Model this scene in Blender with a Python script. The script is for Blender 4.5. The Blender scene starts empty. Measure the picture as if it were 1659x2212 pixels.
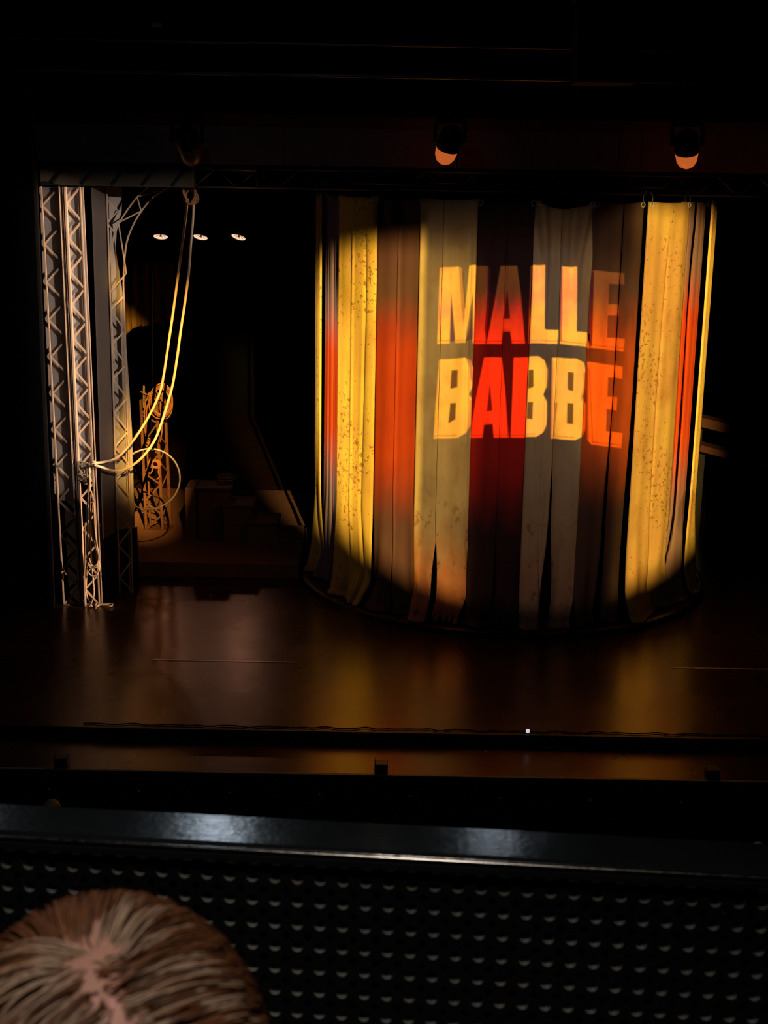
import bpy, bmesh, math, random
from mathutils import Vector, Matrix
from mathutils.geometry import tessellate_polygon
random.seed(7)
S = bpy.context.scene
COL = S.collection
W_, H_ = 1659, 2212
FPX = 3000.0

# ------------------------------------------------------------------ camera
PITCH, ROLL = math.radians(14), 0.018
CAM = Vector((0, 0, 6.46))
Fv = Vector((0, math.cos(PITCH), -math.sin(PITCH)))
u0 = Vector((0, math.sin(PITCH), math.cos(PITCH))); r0 = Vector((1, 0, 0))
Uv = math.cos(ROLL) * u0 - math.sin(ROLL) * r0
Rv = math.cos(ROLL) * r0 + math.sin(ROLL) * u0
cd = bpy.data.cameras.new('camera'); cam = bpy.data.objects.new('camera', cd); COL.objects.link(cam)
cd.sensor_fit = 'VERTICAL'; cd.sensor_height = 36; cd.lens = FPX * 36 / H_
cd.clip_start = 0.05; cd.clip_end = 200
cd.dof.use_dof = True; cd.dof.focus_distance = 19; cd.dof.aperture_fstop = cd.lens / 4.0
M4 = Matrix((Rv, Uv, -Fv)).transposed().to_4x4(); M4.translation = CAM
cam.matrix_world = M4
S.camera = cam
S.view_settings.view_transform = 'Standard'; S.view_settings.look = 'None'
S.view_settings.exposure = 0; S.view_settings.gamma = 1; S.view_settings.use_curve_mapping = False
S.cycles.max_bounces = 8; S.cycles.diffuse_bounces = 3; S.cycles.glossy_bounces = 3
S.cycles.transparent_max_bounces = 12
S.cycles.use_denoising = True
S.cycles.sample_clamp_indirect = 4; S.cycles.caustics_reflective = False; S.cycles.caustics_refractive = False

# ------------------------------------------------------------------ world and light
w = bpy.data.worlds.new('dark_house'); S.world = w; w.use_nodes = True
w.node_tree.nodes['Background'].inputs[0].default_value = (0.25, 0.25, 1.0, 1)
w.node_tree.nodes['Background'].inputs[1].default_value = 0.0022

def spot(name, loc, target, power, color, radius_at, blend=0.3, size=0.05):
    d = bpy.data.lights.new(name, 'SPOT'); o = bpy.data.objects.new(name, d); COL.objects.link(o)
    loc = Vector(loc); target = Vector(target); v = target - loc
    o.location = loc; o.rotation_euler = v.to_track_quat('-Z', 'Y').to_euler()
    d.energy = power; d.color = color; d.spot_size = 2 * math.atan(radius_at / v.length)
    d.spot_blend = blend; d.shadow_soft_size = size
    return o
PROJ = Vector((2.3, 2.0, 9.2))          # image projector above the balcony
PLANE_Y = 19.5                          # plane in which the slide is laid out, metres
spot('projector_light', PROJ, (1.95, PLANE_Y, 3.1), 33000, (1, 1, 1), 4.6, 0.02, 0.0003)
T_LIGHT, T_AIM = (5.9, 13.5, 7.6), (-4.4, 20, 4.4)
F_LIGHT, F_AIM = (6.6, 16.2, 3.4), (-4.33, 19.75, 3.0)
R_LIGHT, R_AIM = (0.3, 6.0, 9.6), (-3.3, 20.3, 3.45)
spot('tower_light', T_LIGHT, T_AIM, 4700, (1.0, 0.80, 0.64), 2.9, 0.6, 0.008)
spot('side_light', F_LIGHT, F_AIM, 17000, (1.0, 0.62, 0.38), 3.4, 0.1, 0.004)
spot('rope_light', R_LIGHT, R_AIM, 80000, (1.0, 0.50, 0.09), 2.0, 0.1, 0.008)
WL, WR = (-7.0, 6.0, 8.2), (10.5, 6.0, 8.2)
spot('added_side_wash', WL, (-.6, 20.5, 3.4), 15500, (1, .62, .20), 3.6, .1, .007)  # added wash that brightens the strips at the tower end
spot('added_side_wash', WR, (4.5, 20.5, 3.4), 7500, (1, .62, .20), 3.6, .1, .007)  # added wash for the golden end, which the projector only grazes
HOUSE = [((-1.36, 10.6, 10.0), 26, 0.16), ((.95, 10.6, 10.0), 7, 0.14), ((-3.6, 10.6, 10.0), 16, 0.14)]
for i, (p, e, rr) in enumerate(HOUSE):
    spot('house_light', p, (p[0] * .1, 1.7, 5.6), e, (0.72, 0.86, 1.0), 2.6, 0.8, rr)
spot('blue_fill_light', (-2.0, 9.0, 11.5), (-2.0, 18.0, 5.0), 60, (.35, .5, 1.0), 9, 1.0, .1)  # added blue fill that lifts the blacks a little
spot('balcony_lamp', (-0.15, 0.1, 8.2), (-0.2, 0.8, 5.9), 80, (1.0, 0.84, 0.70), 1.1, 1.0, 0.15)

# ------------------------------------------------------------------ helpers
def ray(x, y): return Fv + (x - 829.5) / FPX * Rv - (y - 1106) / FPX * Uv
def atY(x, y, Y): d = ray(x, y); return CAM + d * ((Y - CAM.y) / d.y)
def atZ(x, y, Z): d = ray(x, y); return CAM + d * ((Z - CAM.z) / d.z)

class MB:
    def __init__(s): s.v = []; s.f = []; s.mi = []; s.uv = None
    def add(s, vs, fs, mi=0):
        b = len(s.v); s.v += [tuple(p) for p in vs]; s.f += [tuple(b + i for i in f) for f in fs]; s.mi += [mi] * len(fs)
        return s
    def box(s, lo, hi, mi=0):
        x0, y0, z0 = lo; x1, y1, z1 = hi
        return s.add([(x0,y0,z0),(x1,y0,z0),(x1,y1,z0),(x0,y1,z0),(x0,y0,z1),(x1,y0,z1),(x1,y1,z1),(x0,y1,z1)],
              [(0,3,2,1),(4,5,6,7),(0,1,5,4),(1,2,6,5),(2,3,7,6),(3,0,4,7)], mi)
    def bar(s, a, b, w, t, side=None, mi=0):
        "rectangular bar from a to b; w across, t deep (roughly along Y)"
        a = Vector(a); b = Vector(b); d = (b - a).normalized()
        n = Vector(side) if side else Vector((0, 1, 0))
        n = (n - d * n.dot(d))
        if n.length < 1e-4: n = Vector((1, 0, 0)) - d * d.x
        n.normalize(); c = d.cross(n)
        vs = []
        for p in (a, b):
            for (i, j) in ((-1, -1), (1, -1), (1, 1), (-1, 1)): vs.append(p + c * (i * w / 2) + n * (j * t / 2))
        return s.add(vs, [(0,3,2,1),(4,5,6,7),(0,1,5,4),(1,2,6,5),(2,3,7,6),(3,0,4,7)], mi)
    def tube(s, pts, r, n=8, cap=True, closed=False, mi=0):
        pts = [Vector(p) for p in pts]; k = len(pts); vs = []; fs = []
        up = Vector((0.13, 0.27, 0.95)).normalized()
        prev = None
        for i, p in enumerate(pts):
            if closed: t = pts[(i + 1) % k] - pts[i - 1]
            else: t = pts[min(i + 1, k - 1)] - pts[max(i - 1, 0)]
            if t.length < 1e-9: t = Vector((0, 0, 1))
            t.normalize()
            a = (prev if prev is not None else up) ; a = a - t * a.dot(t)
            if a.length < 1e-3: a = Vector((1, 0, 0)) - t * t.x
            a.normalize(); prev = a; b = t.cross(a)
            rr = r[i] if isinstance(r, (list, tuple)) else r
            for j in range(n):
                q = 2 * math.pi * j / n; vs.append(p + (a * math.cos(q) + b * math.sin(q)) * rr)
        m = k if closed else k - 1
        for i in range(m):
            for j in range(n):
                i2 = (i + 1) % k
                fs.append((i * n + j, i * n + (j + 1) % n, i2 * n + (j + 1) % n, i2 * n + j))
        if cap and not closed:
            fs.append(tuple(range(n))[::-1]); fs.append(tuple((k - 1) * n + j for j in range(n)))
        return s.add(vs, fs, mi)
    def lathe(s, prof, n=24, M=None, mi=0):
        vs = []; fs = []; M = M or Matrix.Identity(4)
        for (r, z) in prof:
            for j in range(n):
                q = 2 * math.pi * j / n; vs.append(M @ Vector((r * math.cos(q), r * math.sin(q), z)))
        for i in range(len(prof) - 1):
            for j in range(n): fs.append((i*n+j, i*n+(j+1) % n, (i+1)*n+(j+1) % n, (i+1)*n+j))
        return s.add(vs, fs, mi)
    def build(s, name, mat, parent=None, smooth=False, bevel=0):
        me = bpy.data.meshes.new(name); me.from_pydata(s.v, [], s.f)
        for m in (mat if isinstance(mat, (list, tuple)) else [mat]): me.materials.append(m)
        me.polygons.foreach_set('material_index', s.mi)
        if smooth: me.polygons.foreach_set('use_smooth', [True] * len(me.polygons))
        me.update()
        o = bpy.data.objects.new(name, me); COL.objects.link(o)
        if parent is not None:
            o.parent = parent
            o.matrix_parent_inverse = Matrix.Translation(parent.location).inverted() if parent.type == 'EMPTY' else Matrix.Identity(4)
        if bevel:
            b = o.modifiers.new('bevel', 'BEVEL'); b.width = bevel; b.segments = 2; b.limit_method = 'ANGLE'
        return o
def tag(o, label, cat, group=None, kind=None):
    o['label'] = label; o['category'] = cat
    if group: o['group'] = group
    if kind: o['kind'] = kind
    return o
def empty(name, loc, label, cat, group=None):
    o = bpy.data.objects.new(name, None); o.empty_display_size = .1; o.location = loc; COL.objects.link(o)
    return tag(o, label, cat, group)
def struct(o): o['kind'] = 'structure'; return o
def copy_tree(o, parent=None):
    c = o.copy(); COL.objects.link(c)
    if parent is not None: c.parent = parent
    for ch in list(o.children): copy_tree(ch, c)
    return c
def smooth(pts, sub=6):
    "Catmull-Rom through points"
    pts = [Vector(p) for p in pts]; out = []
    for i in range(len(pts) - 1):
        p0 = pts[max(i-1, 0)]; p1 = pts[i]; p2 = pts[i+1]; p3 = pts[min(i+2, len(pts)-1)]
        for k in range(sub):
            t = k / sub
            out.append(.5 * ((2*p1) + (p2-p0)*t + (2*p0-5*p1+4*p2-p3)*t*t + (3*p1-p0-3*p2+p3)*t*t*t))
    out.append(pts[-1]); return out
def sst(a, b, x):
    t = max(0, min(1, (x - a) / (b - a))); return t * t * (3 - 2 * t)

# ------------------------------------------------------------------ materials
class NT:
    def __init__(s, name):
        s.m = bpy.data.materials.new(name); s.m.use_nodes = True; s.t = s.m.node_tree; s.t.nodes.clear()
        s.out = s.t.nodes.new('ShaderNodeOutputMaterial')
    def n(s, typ, **k):
        nd = s.t.nodes.new('ShaderNode' + typ)
        for a, b in k.items(): setattr(nd, a, b)
        return nd
    def set(s, sock, v):
        if isinstance(v, bpy.types.NodeSocket): s.t.links.new(v, sock)
        elif isinstance(v, (tuple, list)) and len(v) == 3 and sock.type == 'RGBA': sock.default_value = (*v, 1)
        else: sock.default_value = v
    def math(s, op, a, b=0.0, c=0.0):
        nd = s.n('Math', operation=op); s.set(nd.inputs[0], a); s.set(nd.inputs[1], b); s.set(nd.inputs[2], c); return nd.outputs[0]
    def step(s, x, a, b):
        nd = s.n('MapRange', interpolation_type='SMOOTHSTEP'); s.set(nd.inputs[0], x); s.set(nd.inputs[1], a); s.set(nd.inputs[2], b)
        return nd.outputs[0]
    def mix(s, f, a, b, mode='MIX'):
        nd = s.n('Mix', data_type='RGBA', blend_type=mode); s.set(nd.inputs[0], f); s.set(nd.inputs[6], a); s.set(nd.inputs[7], b); return nd.outputs[2]
    def noise(s, vec, scale, detail=3, rough=.55):
        nd = s.n('TexNoise'); s.set(nd.inputs['Vector'], vec); nd.inputs['Scale'].default_value = scale
        nd.inputs['Detail'].default_value = detail; nd.inputs['Roughness'].default_value = rough; return nd.outputs['Fac']
    def mapping(s, vec, scale=(1, 1, 1), loc=(0, 0, 0)):
        nd = s.n('Mapping'); s.set(nd.inputs[0], vec); nd.inputs['Scale'].default_value = scale; nd.inputs['Location'].default_value = loc; return nd.outputs[0]
    def obj(s): return s.n('TexCoord').outputs['Object']
    def sep(s, v): nd = s.n('SeparateXYZ'); s.set(nd.inputs[0], v); return nd.outputs
    def bsdf(s, col, rough=.6, spec=.5, metal=0, emis=None, est=0, normal=None, sheen=0):
        b = s.n('BsdfPrincipled'); s.set(b.inputs['Base Color'], col); s.set(b.inputs['Roughness'], rough)
        b.inputs['Specular IOR Level'].default_value = spec; b.inputs['Metallic'].default_value = metal
        if emis: s.set(b.inputs['Emission Color'], emis); b.inputs['Emission Strength'].default_value = est
        if normal is not None: s.t.links.new(normal, b.inputs['Normal'])
        s.t.links.new(b.outputs[0], s.out.inputs[0]); return b
    def bump(s, h, dist=.01, strength=1):
        b = s.n('Bump'); s.set(b.inputs['Height'], h); b.inputs['Distance'].default_value = dist; b.inputs['Strength'].default_value = strength
        return b.outputs[0]
def simple(name, col, rough=.6, spec=.5, metal=0, var=.15, scale=8, emis=None, est=0, bump=0):
    t = NT(name); o = t.obj(); f = t.noise(o, scale, 4)
    c2 = tuple(max(0, c * (1 - 2 * var)) for c in col)
    c = t.mix(f, c2, tuple(c * (1 + var) for c in col))
    r = t.math('ADD', t.math('MULTIPLY', f, .12), rough - .06)
    t.bsdf(c, r, spec, metal, emis, est, t.bump(f, bump) if bump else None)
    return t.m
M = {}
M['black'] = simple('matte_black_paint', (.010, .010, .012), .85, .2)
M['blackcloth'] = simple('black_serge', (.004, .003, .003), .95, .1, scale=30)
M['brown'] = simple('dark_brown_panel', (.5, .36, .26), .9, .1)
M['blackmetal'] = simple('black_powder_coat', (.012, .012, .014), .45, .5, scale=40)
M['steel'] = simple('dark_grey_steel', (.16, .15, .14), .5, .5, metal=.3)
M['alu'] = simple('dull_truss_metal', (.30, .28, .26), .45, .5, metal=.6)
M['towersteel'] = simple('painted_tower_steel', (.52, .40, .30), .5, .4, var=.2)
M['rust'] = simple('rusted_tower_steel', (.13, .055, .026), .7, .3, var=.35, scale=14)
M['greyflat'] = simple('grey_flat_paint', (.30, .29, .30), .8, .2, var=.08, scale=3)
M['shadeflat'] = simple('grey_flat_paint_with_shade', (.075, .062, .058), .85, .2, var=.08, scale=3)  # darkened to stand for a panel turned from the light
M['rope'] = simple('pale_rope_fibre', (.62, .48, .34), .85, .2, scale=90, bump=.002)
M['brownrope'] = simple('brown_rope_fibre', (.26, .12, .06), .85, .2, scale=90)
M['yellowrope'] = simple('straw_rope_fibre', (.60, .45, .12), .85, .2, scale=90)
M['hoop'] = simple('taped_hoop', (.30, .29, .38), .5, .4)
M['stair'] = simple('dark_stained_timber', (.22, .11, .08), .6, .3, scale=6)
M['plank'] = simple('worn_brown_timber', (.10, .035, .02), .7, .3, scale=6)
M['white'] = simple('white_marker_tape', (.8, .8, .85), .6)
M['scrap'] = simple('paper_scrap', (.5, .5, .55), .8)
M['eyelet'] = simple('brass_eyelet', (.85, .8, .75), .3, .6, metal=.2)
M['housing'] = simple('lamp_housing', (.012, .012, .016), .4, .5)
M['lens'] = simple('glowing_amber_lens', (.5, .25, .12), .3, .5, emis=(1, .20, .04), est=.50, var=.3, scale=25)
M['seat'] = simple('dark_seat_plush', (.03, .01, .012), .9)
M['skin'] = simple('skin', (.62, .33, .26), .55, .4, var=.05, scale=30)
M['shirt'] = simple('dark_knit', (.04, .05, .07), .9)
M['trouser'] = simple('dark_trousers', (.02, .02, .03), .9)
M['holeedge'] = simple('bare_hole_edge', (.32, .32, .29), .45, .5, var=.35, scale=3)

def floor_mat():
    t = NT('black_stage_boards'); o = t.obj(); x, y, z = t.sep(o)
    n1 = t.noise(t.mapping(o, (.5, 3, 1)), 3, 5, .6); n2 = t.noise(o, 1.1, 3)
    c = t.mix(n1, (.020, .009, .005), (.052, .023, .012))
    r = t.math('ADD', t.math('MULTIPLY', n2, .14), .20)
    # board seams every 1.25 m
    s = t.math('ABSOLUTE', t.math('SUBTRACT', t.math('FRACT', t.math('MULTIPLY', y, .8)), .5))
    seam = t.step(s, .494, .4985)
    c = t.mix(seam, c, (.003, .002, .002))
    b = t.bsdf(c, r, .8, normal=t.bump(t.noise(t.mapping(o, (1, 6, 1)), 6, 4), .004, .25)); b.inputs['Specular Tint'].default_value = (1, .62, .42, 1); return t.m
M['floor'] = floor_mat()

def cloth_mat(name, base, kind, zlo=None, zhi=None, ends=(.14, .10, .12), speck=0, seed=0, mot=.3, rust=0):
    """base dye; dyed band between heights zlo..zhi, other colour at both ends; rust specks; dirt"""
    t = NT(name); uvn = t.n('UVMap'); uvn.uv_map = 'cloth'; uv = uvn.outputs[0]     # u metres across, v metres up
    u, v, _ = t.sep(uv)
    loc = (seed * 3.7, seed * 1.9, 0)
    streak = t.noise(t.mapping(uv, (14, .7, 1), loc), 1.0, 5, .6)
    mott = t.noise(t.mapping(uv, (1.6, 1.0, 1), loc), 1.5, 6, .62)
    col = t.mix(t.math('MULTIPLY', t.step(streak, .35, .7), .35), base, tuple(c * .72 for c in base))
    col = t.mix(t.math('MULTIPLY', t.step(mott, .45, .72), mot), col, tuple(c * f for c, f in zip(base, (.62, .50, .40))))
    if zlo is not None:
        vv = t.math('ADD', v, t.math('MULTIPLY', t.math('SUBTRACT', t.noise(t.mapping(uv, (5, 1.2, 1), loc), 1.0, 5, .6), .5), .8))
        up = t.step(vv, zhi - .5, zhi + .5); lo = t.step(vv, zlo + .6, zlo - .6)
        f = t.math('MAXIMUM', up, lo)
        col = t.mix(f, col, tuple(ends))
    if speck:
        sp = t.noise(t.mapping(uv, (17, 13, 1), loc), 1.0, 4, .75)
        zone = t.step(t.noise(t.mapping(uv, (1.3, .7, 1), (seed + .3, seed * 2, 0)), 1.0, 3), .36, .66)
        th = t.math('SUBTRACT', .64, t.math('MULTIPLY', zone, speck * .30))
        f = t.step(t.math('SUBTRACT', sp, th), 0.0, .05)
        col = t.mix(t.math('MULTIPLY', f, .8), col, (.22, .08, .03))
    if rust:
        rz = t.math('ADD', v, t.math('MULTIPLY', t.noise(t.mapping(uv, (3, 1.5, 1), loc), 1.5, 5, .65), 1.6))
        col = t.mix(t.math('MULTIPLY', t.step(rz, 2.6, 1.3), rust), col, (.72, .20, .05))
        blot = t.math('MULTIPLY', t.step(t.noise(t.mapping(uv, (5, 3, 1), loc), 1.3, 5, .7), .56, .66), t.step(v, 2.4, 1.2))
        col = t.mix(t.math('MULTIPLY', blot, .75), col, (.22, .08, .03))
    # worn dirty hem
    dirt = t.math('MULTIPLY', t.step(t.math('ADD', v, t.math('MULTIPLY', mott, .5)), .75, .25), .6)
    col = t.mix(dirt, col, (.10, .045, .025))
    weave = t.noise(t.mapping(uv, (160, 160, 1)), 1.0, 2)
    b = t.bsdf(col, .72, .25, normal=t.bump(t.math('ADD', t.math('MULTIPLY', weave, .1), t.math('MULTIPLY', streak, .4)), .006, .5))
    return t.m

# ------------------------------------------------------------------ the house and the stage shell
def box(name, lo, hi, mat, bevel=0):
    c = [(a + b) / 2 for a, b in zip(lo, hi)]; m = MB()
    m.box([a - q for a, q in zip(lo, c)], [a - q for a, q in zip(hi, c)])
    o = m.build(name, M[mat] if isinstance(mat, str) else mat, bevel=bevel); o.location = c; return o
XW = 13.0
struct(box('floor', (-XW, 15.21, -.25), (XW, 36, 0), 'floor'))
struct(box('floor_apron', (-XW, 14.30, -.75), (XW, 15.20, -.13), 'floor'))
struct(box('wall_apron', (-XW, 14.26, -1.25), (XW, 14.30, -.135), 'black'))
struct(box('trim_1', (-XW, 14.285, -.16), (XW, 14.325, -.122), 'steel'))   # bright lip of the apron
struct(box('trim_2', (-3.35, 15.185, -.13), (XW, 15.225, .006), 'blackmetal'))
struct(box('floor_stalls', (-XW, -3, -1.35), (XW, 14.30, -1.25), 'black'))
struct(box('wall_back', (-XW, 36, -1.35), (XW, 36.2, 13), 'blackcloth'))
struct(box('wall_left', (-XW - .2, -3, -1.35), (-XW, 36.2, 13), 'black'))
struct(box('wall_right', (XW, -3, -1.35), (XW + .2, 36.2, 13), 'black'))
struct(box('wall_rear', (-XW, -3.2, -1.35), (XW, -3, 13), 'black'))
struct(box('ceiling', (-XW, -3.2, 13), (XW, 36.2, 13.2), 'black'))
struct(box('floor_balcony', (-XW, -3, 4.55), (XW, 1.75, 4.72), 'black'))
# proscenium wall beside the tower and the header above it
struct(box('wall_proscenium', (-XW, 19.5, 0), (-4.88, 19.75, 13), 'black'))
struct(box('wall_header', (-XW, 20.3, 6.44), (XW, 20.5, 7.16), 'brown'))
struct(box('wall_masking', (-XW, 19.9, 7.12), (XW, 20.1, 13), 'black'))

# fly ramp: thin metal track and gap in the boards
tr = box('floor_track', (-3.05, 17.50, .001), (-1.15, 17.53, .006), 'eyelet'); tag(tr, 'thin metal track let into the stage floor below the ladder tower side', 'floor track', 'floor tracks')
tr = box('floor_track', (3.9, 17.55, .001), (7.0, 17.58, .006), 'eyelet'); tag(tr, 'thin metal track let into the stage floor beyond the yellow end strips', 'floor track', 'floor tracks')

# ------------------------------------------------------------------ front-fill boxes and the screws of the apron face
for i, (px, lab) in enumerate(((120, 'small black box on the apron lip below the ladder towers'),
                               (823, 'small black box on the apron lip under the middle of the stage'),
                               (1537, 'small black box on the apron lip under the yellow curtain end'))):
    p = atZ(px, 1678, -.13); p.y = 14.40
    e = empty('front_fill_speaker', (p.x, p.y, -.13), lab, 'speaker', 'small boxes along the apron lip')
    MB().box((p.x - .075, p.y - .06, -.13), (p.x + .075, p.y + .08, -.02)).build('cabinet', M['blackmetal'], e, bevel=.008)
    MB().box((p.x - .062, p.y - .068, -.12), (p.x + .062, p.y - .0605, -.03)).build('grille', M['black'], e)
    MB().tube([(p.x - .07, p.y, -.02), (p.x - .07, p.y, .03)], .004, 6).build('cable', M['blackmetal'], e)
for i in range(-1, 9):
    px = 105 + 195 * i; p = atY(px, 1704 + 4.2 * i, 14.26)
    o = MB().lathe([(.0001, -.014), (.012, -.011), (.014, 0)], 10, Matrix.Rotation(math.radians(90), 4, 'X').inverted()).build('screw_head', M['scrap'], smooth=True)
    o.location = (p.x, 14.26, p.z); tag(o, 'tiny screw head on the black apron face, %s from the tower side' % ('first second third fourth fifth sixth seventh eighth ninth tenth'.split()[i + 1]), 'screw', 'screws along the apron face')

# white tag with glow put in and cable on the stage edge
p = atZ(1138, 1577, 0)
e = empty('edge_marker', (p.x, 15.25, 0), 'small white marker with added glow standing on the front stage edge', 'marker')
MB().box((p.x - .02, 15.24, .012), (p.x + .02, 15.26, .052)).build('flag', simple('self_lit_white_marker', (.8, .8, .85), emis=(.9, .9, 1), est=.7), e, bevel=.004)  # glow added to the white tag, where no lamp reaches
MB().box((p.x - .028, 15.225, 0.0062), (p.x + .028, 15.28, .013)).build('base', M['blackmetal'], e)
pts = []
for i in range(90):
    t = i / 89; X = -3.5 + t * 11
    pts.append((X, 15.29 + .03 * math.sin(i * 1.7) * math.sin(i * .31) + .012 * math.sin(i * 3.1), .012))
o = MB().tube(smooth(pts, 3), .009, 6).build('stage_cable', M['blackmetal'], smooth=True)
tag(o, 'black cable wriggling along the front edge of the stage', 'cable')
for i, (px, py) in enumerate(((365, 1305), (398, 1308), (551, 1287), (455, 1287), (1047, 1588))):
    p = atZ(px, py, 0); z = 0.001
    if p.y < 15.3: p.y = 15.0; z = -.129
    o = MB().add([(-.016, -.01, 0), (.014, -.012, .004), (.017, .009, .001), (-.012, .012, .006)], [(0, 1, 2, 3)]).build('paper_scrap', M['scrap'])
    sl = o.modifiers.new('thick', 'SOLIDIFY'); sl.thickness = .001
    o.location = (p.x, p.y, z + .001)
    tag(o, ['tiny paper scrap on the floor nearest the tower foot', 'tiny paper scrap a step from the tower foot', 'tiny paper scrap on the floor before the turntable',
            'tiny paper scrap on the dark floor below the stairs', 'tiny paper scrap lying on the lower apron'][i], 'paper scrap', 'paper scraps on the stage')

# ------------------------------------------------------------------ turntable, curtain ring, cloth strips
CX, CY, CR = 1.915, 21.87, 3.0
def cyl(px, py, R=CR):
    d = ray(px, py); ox, oy = CAM.x - CX, CAM.y - CY
    a = d.x**2 + d.y**2; b = 2 * (ox * d.x + oy * d.y); c = ox*ox + oy*oy - R*R
    D = b*b - 4*a*c
    t = (-b - math.sqrt(max(D, 0))) / (2 * a); P = CAM + d * t
    return math.atan2(P.x - CX, -(P.y - CY)), P
prof = [(0.001, .10), (3.22, .10), (3.27, .085), (3.27, 0.001), (0.001, 0.001)]
o = MB().lathe(prof, 96).build('turntable', M['floor'], smooth=False); o.location = (CX, CY, 0)
tag(o, 'low round black turntable under the hanging cloth strips', 'turntable')

RING_Z = 6.22
e = empty('curtain_ring', (CX, CY, RING_Z), 'dark round hanging ring that carries the cloth strips', 'curtain rail')
MB().tube([(CX + CR * math.sin(q), CY - CR * math.cos(q), RING_Z) for q in [i * 2 * math.pi / 72 for i in range(72)]], .028, 8, closed=True).build('ring_pipe', M['blackmetal'], e, smooth=True)
for q in (-60, -20, 22, 62, 120, 180, 240):
    a = math.radians(q); X, Y = CX + CR * math.sin(a), CY - CR * math.cos(a)
    MB().tube([(X, Y, RING_Z), (X, Y, 12.99)], .006, 6).build('suspension_wire', M['blackmetal'], e)

ZT = 6.05
CREAM = (.86, .63, .17); RED = (.50, .060, .010)
# x at y=742 (left, right), kind, material, radial offset, creases [(t, depth)], label
STR = [
 (674, 696, 'cream', dict(base=CREAM, speck=.32, seed=1), .03, [(.55, .02)], 'narrow pale yellow cloth strip at the ladder tower end of the curtain'),
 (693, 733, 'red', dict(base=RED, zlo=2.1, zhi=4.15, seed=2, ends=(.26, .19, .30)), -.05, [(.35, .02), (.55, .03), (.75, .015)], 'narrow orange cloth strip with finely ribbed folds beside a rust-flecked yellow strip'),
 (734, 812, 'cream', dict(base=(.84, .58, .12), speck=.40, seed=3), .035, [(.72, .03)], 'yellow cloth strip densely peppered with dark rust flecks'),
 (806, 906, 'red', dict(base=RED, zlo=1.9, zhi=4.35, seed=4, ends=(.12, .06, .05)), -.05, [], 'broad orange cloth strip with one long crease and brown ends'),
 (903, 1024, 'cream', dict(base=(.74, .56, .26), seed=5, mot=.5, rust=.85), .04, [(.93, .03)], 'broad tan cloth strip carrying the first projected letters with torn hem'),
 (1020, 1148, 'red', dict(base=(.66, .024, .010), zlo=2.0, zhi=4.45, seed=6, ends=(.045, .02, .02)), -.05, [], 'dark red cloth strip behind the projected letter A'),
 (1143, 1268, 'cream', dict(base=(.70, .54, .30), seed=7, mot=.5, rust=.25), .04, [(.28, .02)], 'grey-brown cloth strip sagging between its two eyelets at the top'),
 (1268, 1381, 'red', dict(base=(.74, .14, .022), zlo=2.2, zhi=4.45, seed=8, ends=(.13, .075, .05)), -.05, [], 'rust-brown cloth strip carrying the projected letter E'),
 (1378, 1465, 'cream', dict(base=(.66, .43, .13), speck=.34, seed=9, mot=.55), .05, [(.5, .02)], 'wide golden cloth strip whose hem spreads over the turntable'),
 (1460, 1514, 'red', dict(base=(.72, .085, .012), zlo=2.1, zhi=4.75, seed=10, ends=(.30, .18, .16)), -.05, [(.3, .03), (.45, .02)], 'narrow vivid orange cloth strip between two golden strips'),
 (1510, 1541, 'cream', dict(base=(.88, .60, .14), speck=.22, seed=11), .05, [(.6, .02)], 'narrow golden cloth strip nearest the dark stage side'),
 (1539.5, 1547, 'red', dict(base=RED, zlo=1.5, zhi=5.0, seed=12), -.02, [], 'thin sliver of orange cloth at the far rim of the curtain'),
]
angs = []
for k, (xa, xb, *_) in enumerate(STR):
    angs.append([cyl(xa, 742)[0], cyl(xb, 742)[0]])

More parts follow.
